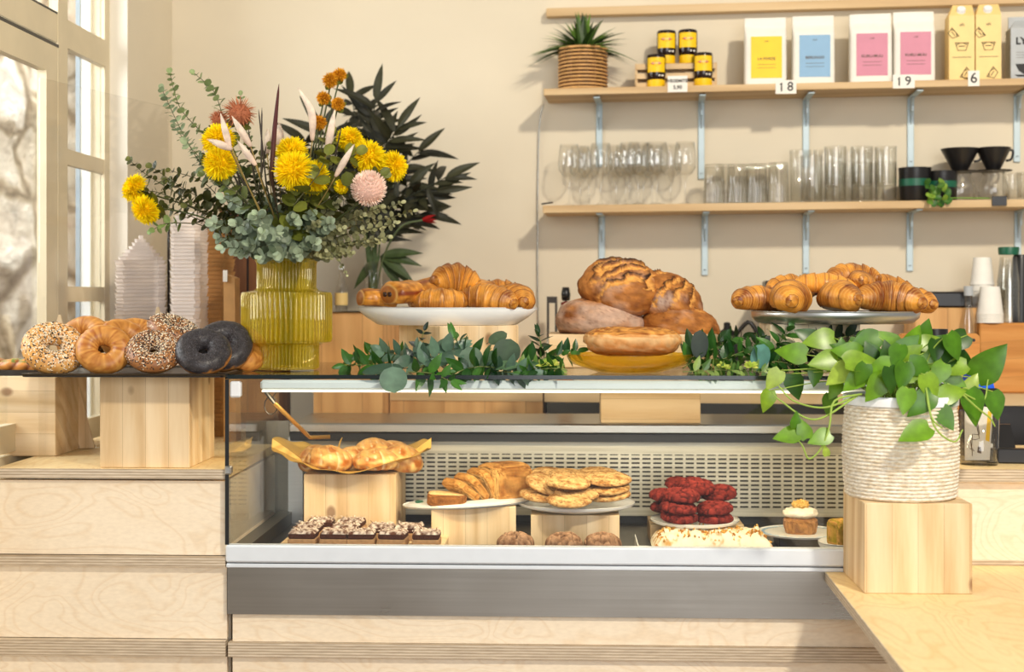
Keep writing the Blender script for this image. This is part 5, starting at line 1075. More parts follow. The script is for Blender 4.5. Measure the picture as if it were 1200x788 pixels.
def stack(pxl, pxr, pyt, Y, mat, name, label, group, pitch, d=.07, rz=0, zb=ZL+.001, h=.018, lean=0.0, tops=3):
    a, b = at(pxl, pyt, Y), at(pxr, pyt, Y); w = (b.x-a.x)/2; n = int((a.z-zb-h)/pitch)+1; o = tray_mesh(w, d, h).build(name, mat); tag(o, label, 'takeaway box', group)
    for i in range(n):
        q = o if i == 0 else dup(o); s = 1.0 if i < n-tops else 1-.13*(i-(n-tops)+1)
        q.location = ((a.x+b.x)/2+lean*i*pitch+.0015*sin(i*2.1), Y+.002*sin(i*1.3), zb+i*pitch); q.rotation_euler = (0, 0, rz+.02*sin(i*3.7)); q.scale = (s, s, 1)
stack(205, 241, 248, .72, 'card', 'takeaway_box', 'white takeaway box in the narrow upright stack beside the brown ones', 'narrow stack of white takeaway boxes', .0105)
stack(136, 194, 274, .80, 'card', 'takeaway_box', 'white takeaway box in the wide stack behind the clear screen', 'wide stack of white takeaway boxes', .0105, .09, .3, tops=7)
stack(243, 270, 255, .82, 'kraft', 'takeaway_box', 'brown takeaway box in the stack beside the white boxes', 'stack of brown takeaway boxes', .0125, .07)
kb = T('paper_bag', 'cream folded paper bag standing beside the brown takeaway boxes', 'bag', tuple(at(268, 400, .66)), w=True); a, b = at(262, 322, .62), at(275, 322, .62)
MB().prism([(a.x, a.z-.02), (a.x+.008, a.z), (b.x, a.z-.01), (b.x+.004, ZL+.001), (a.x, ZL+.001)], .62, .68, 'y').build('body', 'kraft', kb); MB().box(a.x, a.x+.012, .612, .619, a.z-.02, a.z+.012).build('folded_flap', 'paper', kb)
# clear screen standing on the counter
A, B = at(46, 92, .22), at(197, 125, .80); sc_ = T('clear_screen', 'clear acrylic screen standing on the counter between window and bagels', 'screen', ((A.x+B.x)/2, .5, ZL), w=True)
dA = V((B.x-A.x, B.y-A.y, 0)).normalized(); nA = V((-dA.y, dA.x, 0))*.0022; zt_ = (A.z+B.z)/2
MB().prism([(A.x-nA.x, A.y-nA.y), (B.x-nA.x, B.y-nA.y), (B.x+nA.x, B.y+nA.y), (A.x+nA.x, A.y+nA.y)], ZL+.0005, zt_).build('panel', 'acrylic', sc_)
MB().tube([(B.x+dA.x*.003, B.y+dA.y*.003, ZL+.001), (B.x+dA.x*.003, B.y+dA.y*.003, at(197, 262, .8).z)], .004, 6).build('dark_edge_strip', 'seal', sc_)
# A-frame wooden stands behind the blocks
def easel(label, px, pyt, Y, w=.07):
    p = at(px, pyt, Y); h = p.z-ZL; t = T('wooden_stand', label, 'stand', (p.x, Y, ZL), rz=.25)
    MB().prism([(-.003, h), (.003, h), (w+.02, .002), (w-.018, .002), (0, h-.11), (-w+.018, .002), (-w-.02, .002)], -.012, .012, 'y').build('frame', 'pine', t, local=True)
    MB().box(-w*.7, w*.7, -.008, .008, h*.28, h*.28+.03).build('crossbar', 'pine', t, local=True)
easel('wooden A-frame stand with its tip showing above the sesame bagel', 70, 369, .42); easel('wooden A-frame stand with its tip showing between the seeded bagels and white boxes', 185, 360, .52)
# ---- wall rail and shelves
TILT = .0065
def shelf(name, label, pxl, pyt, pyb, v1, th=None, v0=.004):
    zt = wz(pxl, pyt, v1); zb = wz(pxl, pyb, v1); u0 = wu(pxl, v1); L = 2.0; q = C0+UX*u0
    o = MB().box(0, L, -v1, -v0, zb-zt, 0, .002).build(name, 'shelf'); o.location = (q.x, q.y, zt); o.rotation_euler = (0, -TILT, -AW); tag(o, label, 'shelf'); return zt, u0
ZU, U0 = shelf('wall_shelf', 'upper pine wall shelf with coffee bags, jars and a spiky plant', 637, 104, 112, .20)
ZW, U1 = shelf('wall_shelf', 'lower pine wall shelf lined with glasses', 636, 241, 250, .20)
shelf('wall_rail', 'slim pine rail on the wall above the coffee bags', 640, 9.5, 19.5, .045)
def son(which, px, v):
    """a point on a shelf's top under column px, v metres from the wall"""
    u = wu(px, v); q = C0+UX*u+NX*v; z, u0 = ((ZU, U0), (ZW, U1))[which]; q.z = z+TILT*(u-u0)+.0008; return q
def hpx(which, px, pyt, v): return wz(px, pyt, v)-son(which, px, v).z
def bracket(label, px, which, bot):
    u = wu(px, .02); q = C0+UX*u; z, u0 = ((ZU, U0), (ZW, U1))[which]; zt = z+TILT*(u-u0)-(.026 if which == 0 else .0245); zt -= .0; zb = wz(px, bot, .01)
    t = T('shelf_bracket', label, 'bracket', (q.x, q.y, zt), -AW, 'wall shelf brackets'); h = zt-zb
    MB().box(-.0105, .0105, -.009, -.003, -h, 0, .002).build('wall_arm', 'bracket', t, local=True); MB().box(-.0105, .0105, -.185, -.009, -.006, 0, .002).build('shelf_arm', 'bracket', t, local=True)
    MB().box(-.003, .003, -.05, -.009, -.05, -.006).prism([(-.009, -.006), (-.07, -.006), (-.009, -.09)], -.002, .002, 'x').build('brace', 'bracket', t, local=True)
    for k in (.018, h-.018): MB().lathe([(.001, .002), (.004, .001), (.0045, 0)], 12).build('screw', 'darkmetal', t, local=True).location = (0, -.0092, -k); 
ords = ['first', 'second', 'third', 'fourth', 'fifth']
for i, px in enumerate((702, 822, 945, 1068, 1193)): bracket(f'pale blue bracket under the upper shelf, {ords[i]} from the plant basket end', px, 0, (196, 210, 196, 196, 190)[i])
for i, px in enumerate((705, 826, 945, 1067, 1194)): bracket(f'pale blue bracket under the lower shelf, {ords[i]} from the wine glass end', px, 1, (326, 323, 321, 318, 316)[i])
cbp = [wall(637, 122, .02), wall(632, 150, .012), wall(630, 240, .010), wall(630, 330, .010), wall(631, 400, .010)]
tag(MB().tube(curve(cbp, 20), .0022, 6).build('cable', 'steel', smooth=True, org=tuple(cbp[0])), 'thin grey cable running down the wall beside the shelf ends', 'cable')
# ---- upper shelf: plant in cane basket
q = son(0, 683, .11); s_ = wmm(683, .11); sp = T('spiky_plant', 'spiky green plant in a woven cane pot on the upper shelf', 'potted plant', tuple(q), w=True)
rb = 28*s_; hb = 50*s_; b = MB()
for i in range(12):
    z = q.z+.004+(hb-.008)*i/11; b.tube([(q.x+(rb+.001*sin(3*k))*cos(k*PI/18), q.y+rb*sin(k*PI/18), z) for k in range(37)], .0036 if i not in (0, 11) else .0045, 6)
b.build('cane_pot', 'cane', sp, smooth=True); b = MB()
for k in range(18): a = k*PI/9; b.tube([(q.x+(rb-.002)*cos(a), q.y+(rb-.002)*sin(a), q.z), (q.x+(rb-.002)*cos(a), q.y+(rb-.002)*sin(a), q.z+hb)], .0028, 5)
b.lathe([(.001, .004), (rb*.93, .004), (rb*.93, hb*.86), (.001, hb*.86)], 30, cen=q); b.build('pot_lining', 'darkwood', sp)
m = MB(); R = random.Random(9)
for i in range(80):
    a = R.uniform(0, 2*PI); el = R.uniform(.35, 1.5); d = V((cos(a)*cos(el), sin(a)*cos(el)*.55, sin(el))); L = R.uniform(.10, .145); d.y = min(d.y, .12); g = R.random(); n_ = V((-d.x*.3, -.4, 1)); m.leaf(V((q.x+d.x*.02, q.y+d.y*.02, q.z+hb*.86)), d, n_, L, .025, lerp(C(34, 56, 22), C(104, 140, 50), g*g), 'spike', .75*(1.55-el), .3, 10)
m.build('foliage', 'leaf', sp)
# spread jars on a small crate
cr = son(0, 792, .10); ct_ = T('wooden_crate', 'small slatted wooden crate under two yellow-capped jars', 'crate', tuple(cr), -AW); s_ = wmm(792, .1); cw = 46*s_; ch = 30*s_
for z0 in (0, .36, .72):
    MB().box(-cw, cw, -.034, -.028, ch*z0+.003, ch*(z0+.24)).build('slat', 'shelf', ct_, local=True); MB().box(-cw, cw, .028, .034, ch*z0+.003, ch*(z0+.24)).build('slat', 'shelf', ct_, local=True)
for sx in (-1, 1): MB().box(sx*cw-.004, sx*cw+.004, -.028, .028, 0, ch).build('end_board', 'shelf', ct_, local=True)
MB().box(-cw+.004, cw-.004, -.028, .028, ch-.006, ch-.001).build('top_board', 'shelf', ct_, local=True)
def spread(label, px, pyt, pyb, v, z=None):
    p = son(0, px, v); s = wmm(px, v); 
    if z is not None: p.z = z
    h = (pyb-pyt)*s; r = 11.2*s; t = T('spread_jar', label, 'jar', tuple(p), -AW, 'yellow-capped spread jars'); 
    MB().lathe([(.001, 0), (r*.88, 0), (r*.92, .002), (r*.92, h*.24), (r*.86, h*.25), (.001, h*.25)], 32).build('cap', 'yellow', t, smooth=False, auto=40, local=True)
    MB().lathe([(.001, h*.25), (r*.86, h*.25), (r*.95, h*.31), (r, h*.42), (r, h*.94), (r*.93, h), (.001, h)], 40).build('jar_body', 'spread', t, auto=40, local=True)
    lb = MB(); N = 18; vs = []; fs = []
    for i in range(N+1):
        a = -PI/2-1.05+2.1*i/N
        for z in (h*.46, h*.90): vs.append(((r+.0007)*cos(a), (r+.0007)*sin(a), z))
        if i: fs.append((2*i-2, 2*i, 2*i+1, 2*i-1))
    l = lb.add(vs, fs).build('label', 'yellow', t, local=True)
    def onc(pts, off, mat, nm):
        vs = [((r+off)*sin(x/r), -(r+off)*cos(x/r), z) for x, z in pts]; MB().add(vs, [tuple(range(len(vs)))]).build(nm, mat, l, local=True)
    zc = h*.72; onc([(-r*.66, zc), (-r*.3, zc-.0045), (0, zc-.0085), (r*.3, zc-.0045), (r*.66, zc), (r*.3, zc+.0045), (0, zc+.0085), (-r*.3, zc+.0045)], .0012, 'red', 'red_lozenge')
    text('VEGEMITE', .0062, 'paper', l, (0, -r-.0018, zc), name='brand_lettering')
    MB().box(r*.25, r*.42, -r*.97-.001, -r*.9, h*.34, h*.38).box(r*.55, r*.75, -r*.80-.001, -r*.7, h*.34, h*.38).build('band_mark', 'paper', t, local=True)
spread('yellow-capped dark spread jar on the shelf, standing nearer the cane pot', 769, 64, 103, .14); spread('yellow-capped dark spread jar on the shelf, standing nearer the coffee bags', 824, 62, 102, .14)
spread('yellow-capped dark spread jar on top of the crate, nearer the cane pot', 781, 31, 70, .10, cr.z+ch); spread('yellow-capped dark spread jar on top of the crate, nearer the coffee bags', 806, 30.5, 70, .10, cr.z+ch)
def sign(label, px, py, wpx, hpx_, lines, v=.2015, size=None, dx=0):
    p = wall(px, py, v); s = wmm(px, v); t = T('price_card' if len(lines) > 1 else 'number_card', label, 'sign', tuple(p), -AW, 'cards on the upper shelf edge'); w, h = wpx*s/2, hpx_*s/2
    MB().box(-w, w, -.0015, 0, -h, h).build('card', 'paper', t, local=True)
    for i, (tx, sz, oy) in enumerate(lines):
      if tx[0] == '1' and len(lines) == 1:
        MB().prism([(.6*s-.3*s, -5*s), (1.1*s, -5*s), (1.1*s, 5*s), (.3*s, 5*s), (-1.6*s, 3.2*s), (-1.2*s, 2.2*s), (-.4*s, 3*s), (-.4*s, -5*s)], -.0026, -.0015, 'y').build('lettering', 'ink', t, local=True).location = (-5.5*s, 0, 0); text(tx[-1], sz*s, 'ink', t, (5*s, -.0022, 0), bold=.0003); continue
      text(tx, sz*s, 'ink', t, (0, -.0022, oy*s), name='lettering', bold=.0003)
sign('small handwritten price card on the shelf edge between the spread jars', 794, 98.5, 23, 19, [('VEGEMITE', 5.2, 3.5), ('5,90', 6, -4)]); sign('white card reading 18 on the shelf edge, under the coffee bags', 921, 102, 24, 16, [('1 8', 15, 0)]); sign('white card reading 19 on the shelf edge, under the pink-labelled bags', 1059, 95.5, 25, 16, [('1 9', 15, 0)]); sign('white card reading 6 on the shelf edge, under the yellow cartons', 1141, 92, 13, 18, [('6', 17, 0)])
def coffee(label, pxl, pxr, pyt, mat, words, seed, lx=(.15, .88), lz=(.10, .70)):
    v = .17; p = son(0, (pxl+pxr)/2, v-.04); s = wmm(pxl, v); w = (pxr-pxl)*s; h = hpx(0, (pxl+pxr)/2, pyt, v-.04); t = T('coffee_bag', label, 'bag', tuple(p), -AW+.02*(seed % 3-1), 'white coffee bags on the upper shelf')
    def f(u, vv):
        a = 2*PI*u; z = h*vv; k = 1-.82*clamp((vv-.70)/.16)**1.3; sq = lambda x: math.copysign(abs(x)**.32, x); x = w/2*sq(cos(a))*(1-.02*vv); y = .038*sq(sin(a))*k; return V((x, y-.004*sin(PI*vv)*(1 if sin(a) < 0 else -1)*0+(.0 if vv < .7 else 0), z+.0015*sin(5*u+seed))), (.9, .9, .9)
    b = MB().grid(f, 48, 26, wrapu=True); b.hascol = False; n = len(b.v); b.f += [tuple(range(48))[::-1], tuple(range(n-48, n))]; b.build('bag_body', 'paper', t, auto=50, local=True)
    MB().box(-w*.485, w*.485, -.0085, -.0062, h*.86, h*.93).build('folded_top', 'paper', t, local=True)
    x0, x1 = -w/2+w*lx[0], -w/2+w*lx[1]; z0, z1 = h*lz[0], h*lz[1]; l = MB().box(x0, x1, -.0392, -.0378, z0, z1).build('label', mat, t, local=True); xc = (x0+x1)/2; zc = z0+(z1-z0)*.46
    text(words, .0115, 'ink_soft', l, (xc, -.0396, zc), name='lettering', sx=1.1, bold=.0002); text('CAFE', .006, 'ink_soft', l, (xc, -.0396, z1-(z1-z0)*.12)); 
    for k in (.24, .32): MB().box(x0+(x1-x0)*.2, x1-(x1-x0)*.2, -.0396, -.0392, z0+(z1-z0)*k, z0+(z1-z0)*k+.0012).build('print_line', 'ink_soft', l, local=True)
coffee('white coffee bag with a yellow label, first beside the jars', 872, 921, 21, 'yellow', 'LA FORZE', 1); coffee('white coffee bag with a blue label', 928, 977, 19, 'blue', 'BERLINGO', 2); coffee('white coffee bag with a pink label, nearer the blue one', 995, 1044, 17, 'pink', 'KURU-MULI', 3); coffee('white coffee bag with a pink label, nearer the yellow cartons', 1046, 1094, 15, 'pink', 'KURU-MULI', 4)
def carton(label, pxl, pxr, pyt, mat, kind):
    v = .17; p = son(0, (pxl+pxr)/2, v-.035); s = wmm(pxl, v); w = (pxr-pxl)*s/2; h = hpx(0, (pxl+pxr)/2, pyt, v-.035); t = T('drink_carton', label, 'carton', tuple(p), -AW, 'drink cartons on the upper shelf'); d = .035
    hs = h*.80; ht = h*.955
    vs = [(-w, -d, 0), (w, -d, 0), (w, d, 0), (-w, d, 0), (-w, -d, hs), (w, -d, hs), (w, d, hs), (-w, d, hs), (-w*.55, -.0, ht), (w*.98, -.0, ht), (w*.98, .004, ht), (-w*.55, .004, ht)]
    MB().add(vs, [(3, 2, 1, 0), (0, 1, 5, 4), (1, 2, 6, 5), (2, 3, 7, 6), (3, 0, 4, 7), (4, 5, 9, 8), (6, 7, 11, 10), (5, 6, 10, 9), (7, 4, 8, 11), (8, 9, 10, 11)]).build('carton_body', mat, t, local=True)
    if kind == 'milk':
        MB().lathe([(.001, 0), (.0135, 0), (.0135, .012), (.012, .015), (.001, .015)], 24).build('screw_cap', 'white', t, auto=40, local=True).location = (0, -d*.55, hs+(ht-hs)*.35); 
        bpy.data.objects[t.children[-1].name].rotation_euler = (.75, 0, 0)
        text('oh', .014, 'ink', t, (0, -d-.0006, hs*.86), name='lettering')
        def bowl(x, z, r, rot):
            M_ = Matrix.Translation((x, -d-.0006, z)) @ Matrix.Rotation(rot, 4, 'Y'); k = MB()
            for pts in ([(-r, r*.6), (-r*.62, -r*.6), (r*.62, -r*.6), (r, r*.6)], [(-r*1.1, r*.62), (r*1.1, r*.62)], [(-r*.5, r*.1), (r*.5, r*.1)], [(-r*.8, r*.3), (-r*.3, r*.62)], [(r*.8, r*.3), (r*.3, r*.62)]): k.tube([M_ @ V((a, 0, b)) for a, b in pts], .0011, 4)
            k.build('bowl_drawing', 'ink', t, local=True)
        bowl(0, hs*.52, w*.5, 0); bowl(-w*.72, hs*.72, w*.42, .9); bowl(w*.35, hs*.10, w*.45, -1.0)
        MB().box(-w*.75, w*.75, -d-.0007, -d, hs*.355, hs*.363).build('print_line', 'ink', t, local=True)
    else:
        text('LY', .03, 'ink', t, (-w*.42, -d-.0006, hs*.74), name='lettering', bold=.0012)
        MB().prism([(-w*.75, hs*.30), (-w*.55, hs*.16), (-w*.25, hs*.10), (w*.2, hs*.10), (w*.6, hs*.2), (w*.75, hs*.30)], -d-.0007, -d, 'y').prism([(-w*.8, hs*.09), (-w*.6, hs*.05), (w*.6, hs*.05), (w*.8, hs*.09)], -d-.0007, -d, 'y').build('cup_drawing', 'ink', t, local=True)
        MB().box(-w*.7, w*.5, -d-.0007, -d, hs*.42, hs*.425).box(-w*.7, w*.4, -d-.0007, -d, hs*.47, hs*.475).box(-w*.7, w*.5, -d-.0007, -d, hs*.52, hs*.525).build('print_line', 'ink_soft', t, local=True)
        MB().box(-w, w, -.003, .003, hs*1.0, h).build('top_fin', mat, t, local=True)
carton('pale yellow drink carton with bowl drawings, nearer the pink-labelled bags', 1110, 1139, 2, 'carton', 'milk'); carton('pale yellow drink carton with bowl drawings, nearer the grey carton', 1141, 1170, 1, 'carton', 'milk'); carton('grey drink carton lettered LY, cut by the picture edge', 1182, 1222, 20, 'grey', 'oat')
# ---- lower shelf: glasses
def wine(label, px, v, k, first=[None]):
    p = son(1, px, v); s = wmm(745, .12); H = 73*s
    if not first[0]:
        pr = [(.001, .004), (.030, .002), (.033, .0005), (.033, .0018), (.012, .005), (.004, .012), (.0034, H*.40), (.007, H*.44), (.022, H*.49), (.034, H*.58), (.0365, H*.68), (.034, H*.84), (.030, H), (.0288, H), (.0326, H*.84), (.035, H*.68), (.0325, H*.585), (.021, H*.505), (.001, H*.47)]
        first[0] = MB().lathe(pr, 40).build('wine_glass', 'glassware', smooth=True); o = first[0]
    else: o = dup(first[0])
    o.location = p; tag(o, label, 'glass', 'wine glasses on the lower shelf')
wn = ['zeroth'][:0]+['first', 'second', 'third', 'fourth', 'fifth', 'sixth', 'seventh', 'eighth', 'ninth', 'tenth', 'eleventh', 'twelfth', 'thirteenth']
for i, (px, v) in enumerate(sorted([(667, .12), (690, .06), (704, .14), (722, .07), (738, .14), (754, .06), (770, .14), (786, .07), (803, .13), (680, .05), (733, .05), (748, .14), (764, .05)])): wine(f'clear stemmed wine glass, {wn[i]} counted from the cable end of the lower shelf', px, v, i)
HT = {}
def tumbler(kind, label, px, v, pyt, wpx, z=None, group='tumblers on the lower shelf', cache={}):
    p = son(1, px, v); s = wmm(px, v); h = hpx(1, px, pyt, v)
    if z is not None: p.z = z; h = z and (wz(px, pyt, v)-z)
    if kind not in cache:
        r = wpx*s/2
        if kind == 'fluted': pr = [(.001, h), (r*.86, h), (r*.90, h-.003), (r, .002), (r*.99, 0), (r*.94, .002), (r*.86, h-.008), (.001, h-.010)]; o = MB().lathe(pr, 80, rib=.05, ribn=20).build('tumbler', 'jarglass', smooth=True)
        else: pr = [(.001, 0), (r*.90, 0), (r*.95, .004), (r*.97, h*.7), (r, h-.004), (r, h), (r*.95, h), (r*.92, h*.7), (r*.88, .010), (.001, .009)]; o = MB().lathe(pr, 48, rib=.02, ribn=10).build('tall_glass', 'jarglass', smooth=True)
        cache[kind] = o
    else: o = dup(cache[kind])
    o.location = p; o.scale = (1, 1, h/HT.setdefault(kind, h)); tag(o, label, 'glass', group)
for i, (px, v, pt) in enumerate([(837, .15, 193), (864, .15, 193), (887, .15, 192.5), (912, .15, 191), (850, .085, 193), (876, .085, 193), (900, .085, 192)]):
    tumbler('fluted', ('upturned fluted tumbler in the front row, ' if v > .1 else 'upturned fluted tumbler in the row behind, ')+ords[i % 4 if v > .1 else i-4]+' from the wine glasses', px, v, pt, 24)
for i, (px, v, pt) in enumerate([(979, .155, 191), (1010, .155, 191), (1038, .155, 190), (951, .155, 182)]): tumbler('tall', f'tall thick glass in the front row, {["second", "third", "fourth", "first"][i]} after the fluted tumblers', px, v, pt, 25, group='tall glasses on the lower shelf')
for i, px in enumerate((979, 1010, 1038)): tumbler('tall', f'tall glass nested on top of another, {ords[i]} of the nested ones from the tumblers', px, .155, 172, 25, son(1, px, .155).z+.05, 'tall glasses on the lower shelf')
for i, (px) in enumerate((938, 966, 995, 1024)): tumbler('tall', f'tall thick glass in the back row, {ords[i]} after the fluted tumblers', px, .075, 176, 25, group='tall glasses on the lower shelf')
def blackcup(label, px, pyt, wpx, v):
    p = son(1, px, v); s = wmm(px, v); h = hpx(1, px, pyt, v); r = wpx*s/2; t = T('black_canister', label, 'canister', tuple(p), -AW, 'black canisters on the lower shelf')
    MB().lathe([(.001, 0), (r*.86, 0), (r*.9, .003), (r*.97, h*.9), (r, h), (r*.94, h), (r*.85, .006), (.001, .005)], 40).build('body', 'black', t, auto=40, local=True)
    MB().lathe([(r*.935, h*.45), (r*.962, h*.45), (r*.972, h*.66), (r*.94, h*.66)], 40).build('green_band', 'green', t, local=True)
blackcup('black canister with a green band, beside the tall glasses', 1072, 197, 38, .14); blackcup('black canister with a green band, beside the coffee drippers', 1104, 201, 36, .13)
def dripper(label, lab2, px, pyt, pym, wpx):
    p = son(1, px, .12); s = wmm(px, .12); hc = hpx(1, px, pym, .12); h = hpx(1, px, pyt, .12); r = 18*s
    g = MB().lathe([(.001, 0), (r*.9, 0), (r, .006), (r*.98, hc*.5), (r*.7, hc*.85), (r*.72, hc-.001), (r*.66, hc-.001), (r*.64, hc*.85), (r*.92, hc*.5), (r*.93, .010), (.001, .006)], 40).build('coffee_server', 'glassware', smooth=True); g.location = p; tag(g, lab2, 'carafe', 'glass coffee servers on the lower shelf')
    q = p.copy(); q.z += hc; t = T('coffee_dripper', label, 'coffee dripper', tuple(q), -AW, 'black coffee drippers'); H = h-hc; w = wpx*s/2
    MB().lathe([(.001, .002), (r*1.15, .0), (r*1.2, .003), (w*.40, .006), (w*.46, .012), (w*.98, H-.004), (w, H), (w*.95, H), (w*.42, .016), (.001, .014)], 40).build('cone', 'black', t, auto=40, local=True)
    MB().tube(curve([(w*.9, 0, H*.92), (w*1.12, 0, H*.85), (w*1.02, 0, H*.52), (w*.72, 0, H*.45)], 10), .004, 8).build('handle', 'black', t, smooth=True, local=True)
dripper('black cone coffee dripper on a glass server, nearer the canisters', 'glass coffee server under the dripper nearer the canisters', 1125, 174.5, 202, 44); dripper('black cone coffee dripper on a glass server, nearer the picture edge', 'glass coffee server under the dripper nearer the picture edge', 1164, 173.5, 201, 40)
for i, px in enumerate((1186, 1203)): tumbler('small'+str(0), f'small clear glass behind the black tag, {ords[i]} from the drippers', px, .10, 203 if i == 0 else 202, 22, group='small clear glasses')
q = son(1, 1094, .185); t = T('leafy_sprig', 'small green sprig lying over the edge of the lower shelf, before the black canisters', 'sprig', tuple(q), w=True); m = MB(); R = random.Random(4)
for i in range(34): b = q+V((R.uniform(-.03, .035), R.uniform(-.03, -.0), R.uniform(-.012, .05))); m.leaf(b, (R.uniform(-1, 1), R.uniform(-.9, 0), R.uniform(-.4, 1)), (0, -1, .4), .026, .018, lerp(C(58, 104, 38), C(150, 184, 70), R.random()**2), 'round')
m.build('foliage', 'leaf', t); MB().tube(curve([q+V((.02, -.012, .006)), son(1, 1125, .19)+V((0, 0, .006)), son(1, 1160, .19)+V((0, 0, .004))], 10), .002, 6, cols=lambda a: C(120, 160, 60)).build('stem', 'stem', t, smooth=True)
q = wall(1171, 236, .204); bt = tag(MB().box(-.022, .022, -.004, .0, -.014, .016, .001).build('shelf_tag', 'black'), 'small black tag clipped on the lower shelf edge under the drippers', 'tag'); bt.location = q; bt.rotation_euler.z = -AW
q = son(1, 642, .195); pcl = tag(MB().tube([(-.02, 0, .004), (.016, .01, .010)], .003, 6).build('pen', 'black', smooth=True), 'small dark pen lying at the shelf end beside the cable', 'pen'); pcl.location = q
# ---- things on the back counter and cabinets
def onbc(px, v): q = C0+UX*wu(px, v)+NX*v; q.z = zbc+.0006; return q
q = at(400, 367, 1.14); q.z = zlc+.0006; s_ = mm(1.02); t = T('small_bottle', 'small clear bottle with a pale label on the cabinet behind the vase', 'bottle', tuple(q))
MB().lathe([(.001, 0), (.019, 0), (.020, .004), (.020, .075), (.012, .10), (.008, .112), (.008, .135), (.0065, .135), (.0065, .11), (.0185, .07), (.0185, .006), (.001, .005)], 32).build('glass_body', 'jarglass', t, smooth=True, local=True)
MB().lathe([(.0203, .022), (.0206, .023), (.0206, .06), (.0203, .061)], 32).build('label', 'carton', t, local=True); MB().lathe([(.001, .1352), (.0088, .1352), (.0088, .148), (.001, .148)], 20).build('cap', 'white', t, local=True)
def mill(px, pyt, v):
    q = onbc(px, v); h = wz(px, pyt, v)-zbc; t = T('pepper_mill', 'dark red pepper mill behind the round loaves', 'pepper mill', tuple(q)); 
    MB().lathe([(.001, 0), (.026, 0), (.026, h*.2), (.018, h*.35), (.022, h*.55), (.001, h*.55)], 28).build('base', 'black', t, smooth=True, local=True); MB().lathe([(.001, h*.55), (.018, h*.56), (.017, h*.62), (.016, h*.85), (.001, h*.86)], 28).build('body', 'pepper', t, smooth=True, local=True); MB().lathe([(.001, h*.86), (.013, h*.87), (.015, h*.93), (.011, h), (.001, h)], 28).build('knob', 'black', t, smooth=True, local=True)
mill(663, 337, .2)
q = onbc(647, .22); h = wz(647, 348, .22)-zbc; t = T('box_grater', 'steel grater with a handle slot behind the round loaves', 'grater', tuple(q), -AW); MB().box(-.016, .016, -.012, .012, 0, h*.55).build('body', 'steel', t, local=True); MB().box(-.016, -.010, -.012, .012, h*.55, h).box(.010, .016, -.012, .012, h*.55, h).box(-.010, .010, -.012, .012, h*.93, h).build('handle', 'darkmetal', t, local=True)
def dbox(name, label, cat, px0, px1, pyt, v0, v1, mat, zb=None, bv=.004, pyb=None):
    m = MB(); zb_ = zbc+.0006 if zb is None else zb; zt = wz((px0+px1)/2, pyt, v1); o = wbox(m, wu(px0, v1), wu(px1, v1), v0, v1, zb_, zt, bv).build(name, mat, org=tuple(onbc((px0+px1)/2, v0))); tag(o, label, cat); return zt
# black kettle behind the loaves
q = onbc(852, .2); h = wz(852, 364, .2)-zbc; t = T('kettle', 'black kettle with a handle behind the garland', 'kettle', tuple(q), -AW)
MB().lathe([(.001, 0), (.05, 0), (.055, .01), (.05, h*.55), (.03, h*.72), (.012, h*.76), (.010, h*.84), (.001, h*.85)], 36).build('body', 'black', t, smooth=True, local=True)
MB().tube(curve([(.03, 0, h*.7), (.07, 0, h*.85), (.10, 0, h*.6), (.085, 0, h*.25), (.05, 0, h*.15)], 14), .007, 8).build('handle', 'black', t, smooth=True, local=True); MB().tube(curve([(-.045, 0, h*.2), (-.08, 0, h*.45), (-.09, 0, h*.75)], 8), .009, 8, .005).build('spout', 'black', t, smooth=True, local=True)
zz = dbox('coffee_grinder', 'dark machine with a silver knob behind the aluminium croissant tray', 'machine', 897, 936, 329, .08, .24, 'black')
k = wall(902, 333, .245); tag(MB().lathe([(.001, 0), (.006, .001), (.007, .006)], 16).build('machine_knob', 'alu', org=(0, 0, 0)), 'silver knob on the dark machine behind the croissants', 'knob'); bpy.data.objects['machine_knob'].location = k; bpy.data.objects['machine_knob'].parent = bpy.data.objects['coffee_grinder']; bpy.data.objects['machine_knob'].matrix_parent_inverse = bpy.data.objects['coffee_grinder'].matrix_basis.inverted() if False else Matrix.Translation(-V(bpy.data.objects['coffee_grinder'].location))
for kk in ('label', 'category'): del bpy.data.objects['machine_knob'][kk]
zw = dbox('wooden_crate', 'pale wooden crate under the black box on the back counter', 'crate', 1072, 1152, 361, .06, .26, 'cab')
dbox('black_box', 'flat black box on the pale wooden crate', 'box', 1076, 1140, 342, .07, .25, 'black', zw+.0005, .006)
zh = dbox('honey_cabinet', 'honey-coloured wooden box carrying the cup stacks', 'box', 1148, 1290, 379, .06, .30, 'honey')
def cupstack(label, px, pyt, pyb, wpx, v, n, mat, name, grp):
    s = wmm(px, v); p = C0+UX*wu(px, v)+NX*v; z0 = zh+.0006; ztop = wz(px, pyt, v); r = wpx*s/2; hc = .085; pitch = (ztop-z0-hc)/max(1, n-1)
    o = MB().lathe([(.001, hc), (r*.70, hc), (r*.72, hc-.002), (r*.96, .004), (r*1.0, .003), (r*1.0, 0), (r*.95, 0), (r*.68, hc-.004), (.001, hc-.005)], 36).build(name, mat, auto=40)
    for i in range(n):
        q = o if i == 0 else dup(o); q.location = (p.x, p.y, z0+i*pitch); tag(q, label, 'cup', grp)
cupstack('white paper cup in the front stack on the honey-coloured box', 1160, 336, 380, 31, .27, 5, 'paper', 'paper_cup', 'front stack of white paper cups'); cupstack('white paper cup in the taller stack behind on the honey-coloured box', 1151, 302, 380, 28, .19, 7, 'paper', 'paper_cup', 'taller stack of white paper cups')
cupstack('clear plastic cup in the tall stack at the picture edge', 1182, 300, 380, 27, .22, 10, 'jarglass', 'clear_cup', 'tall stack of clear plastic cups')
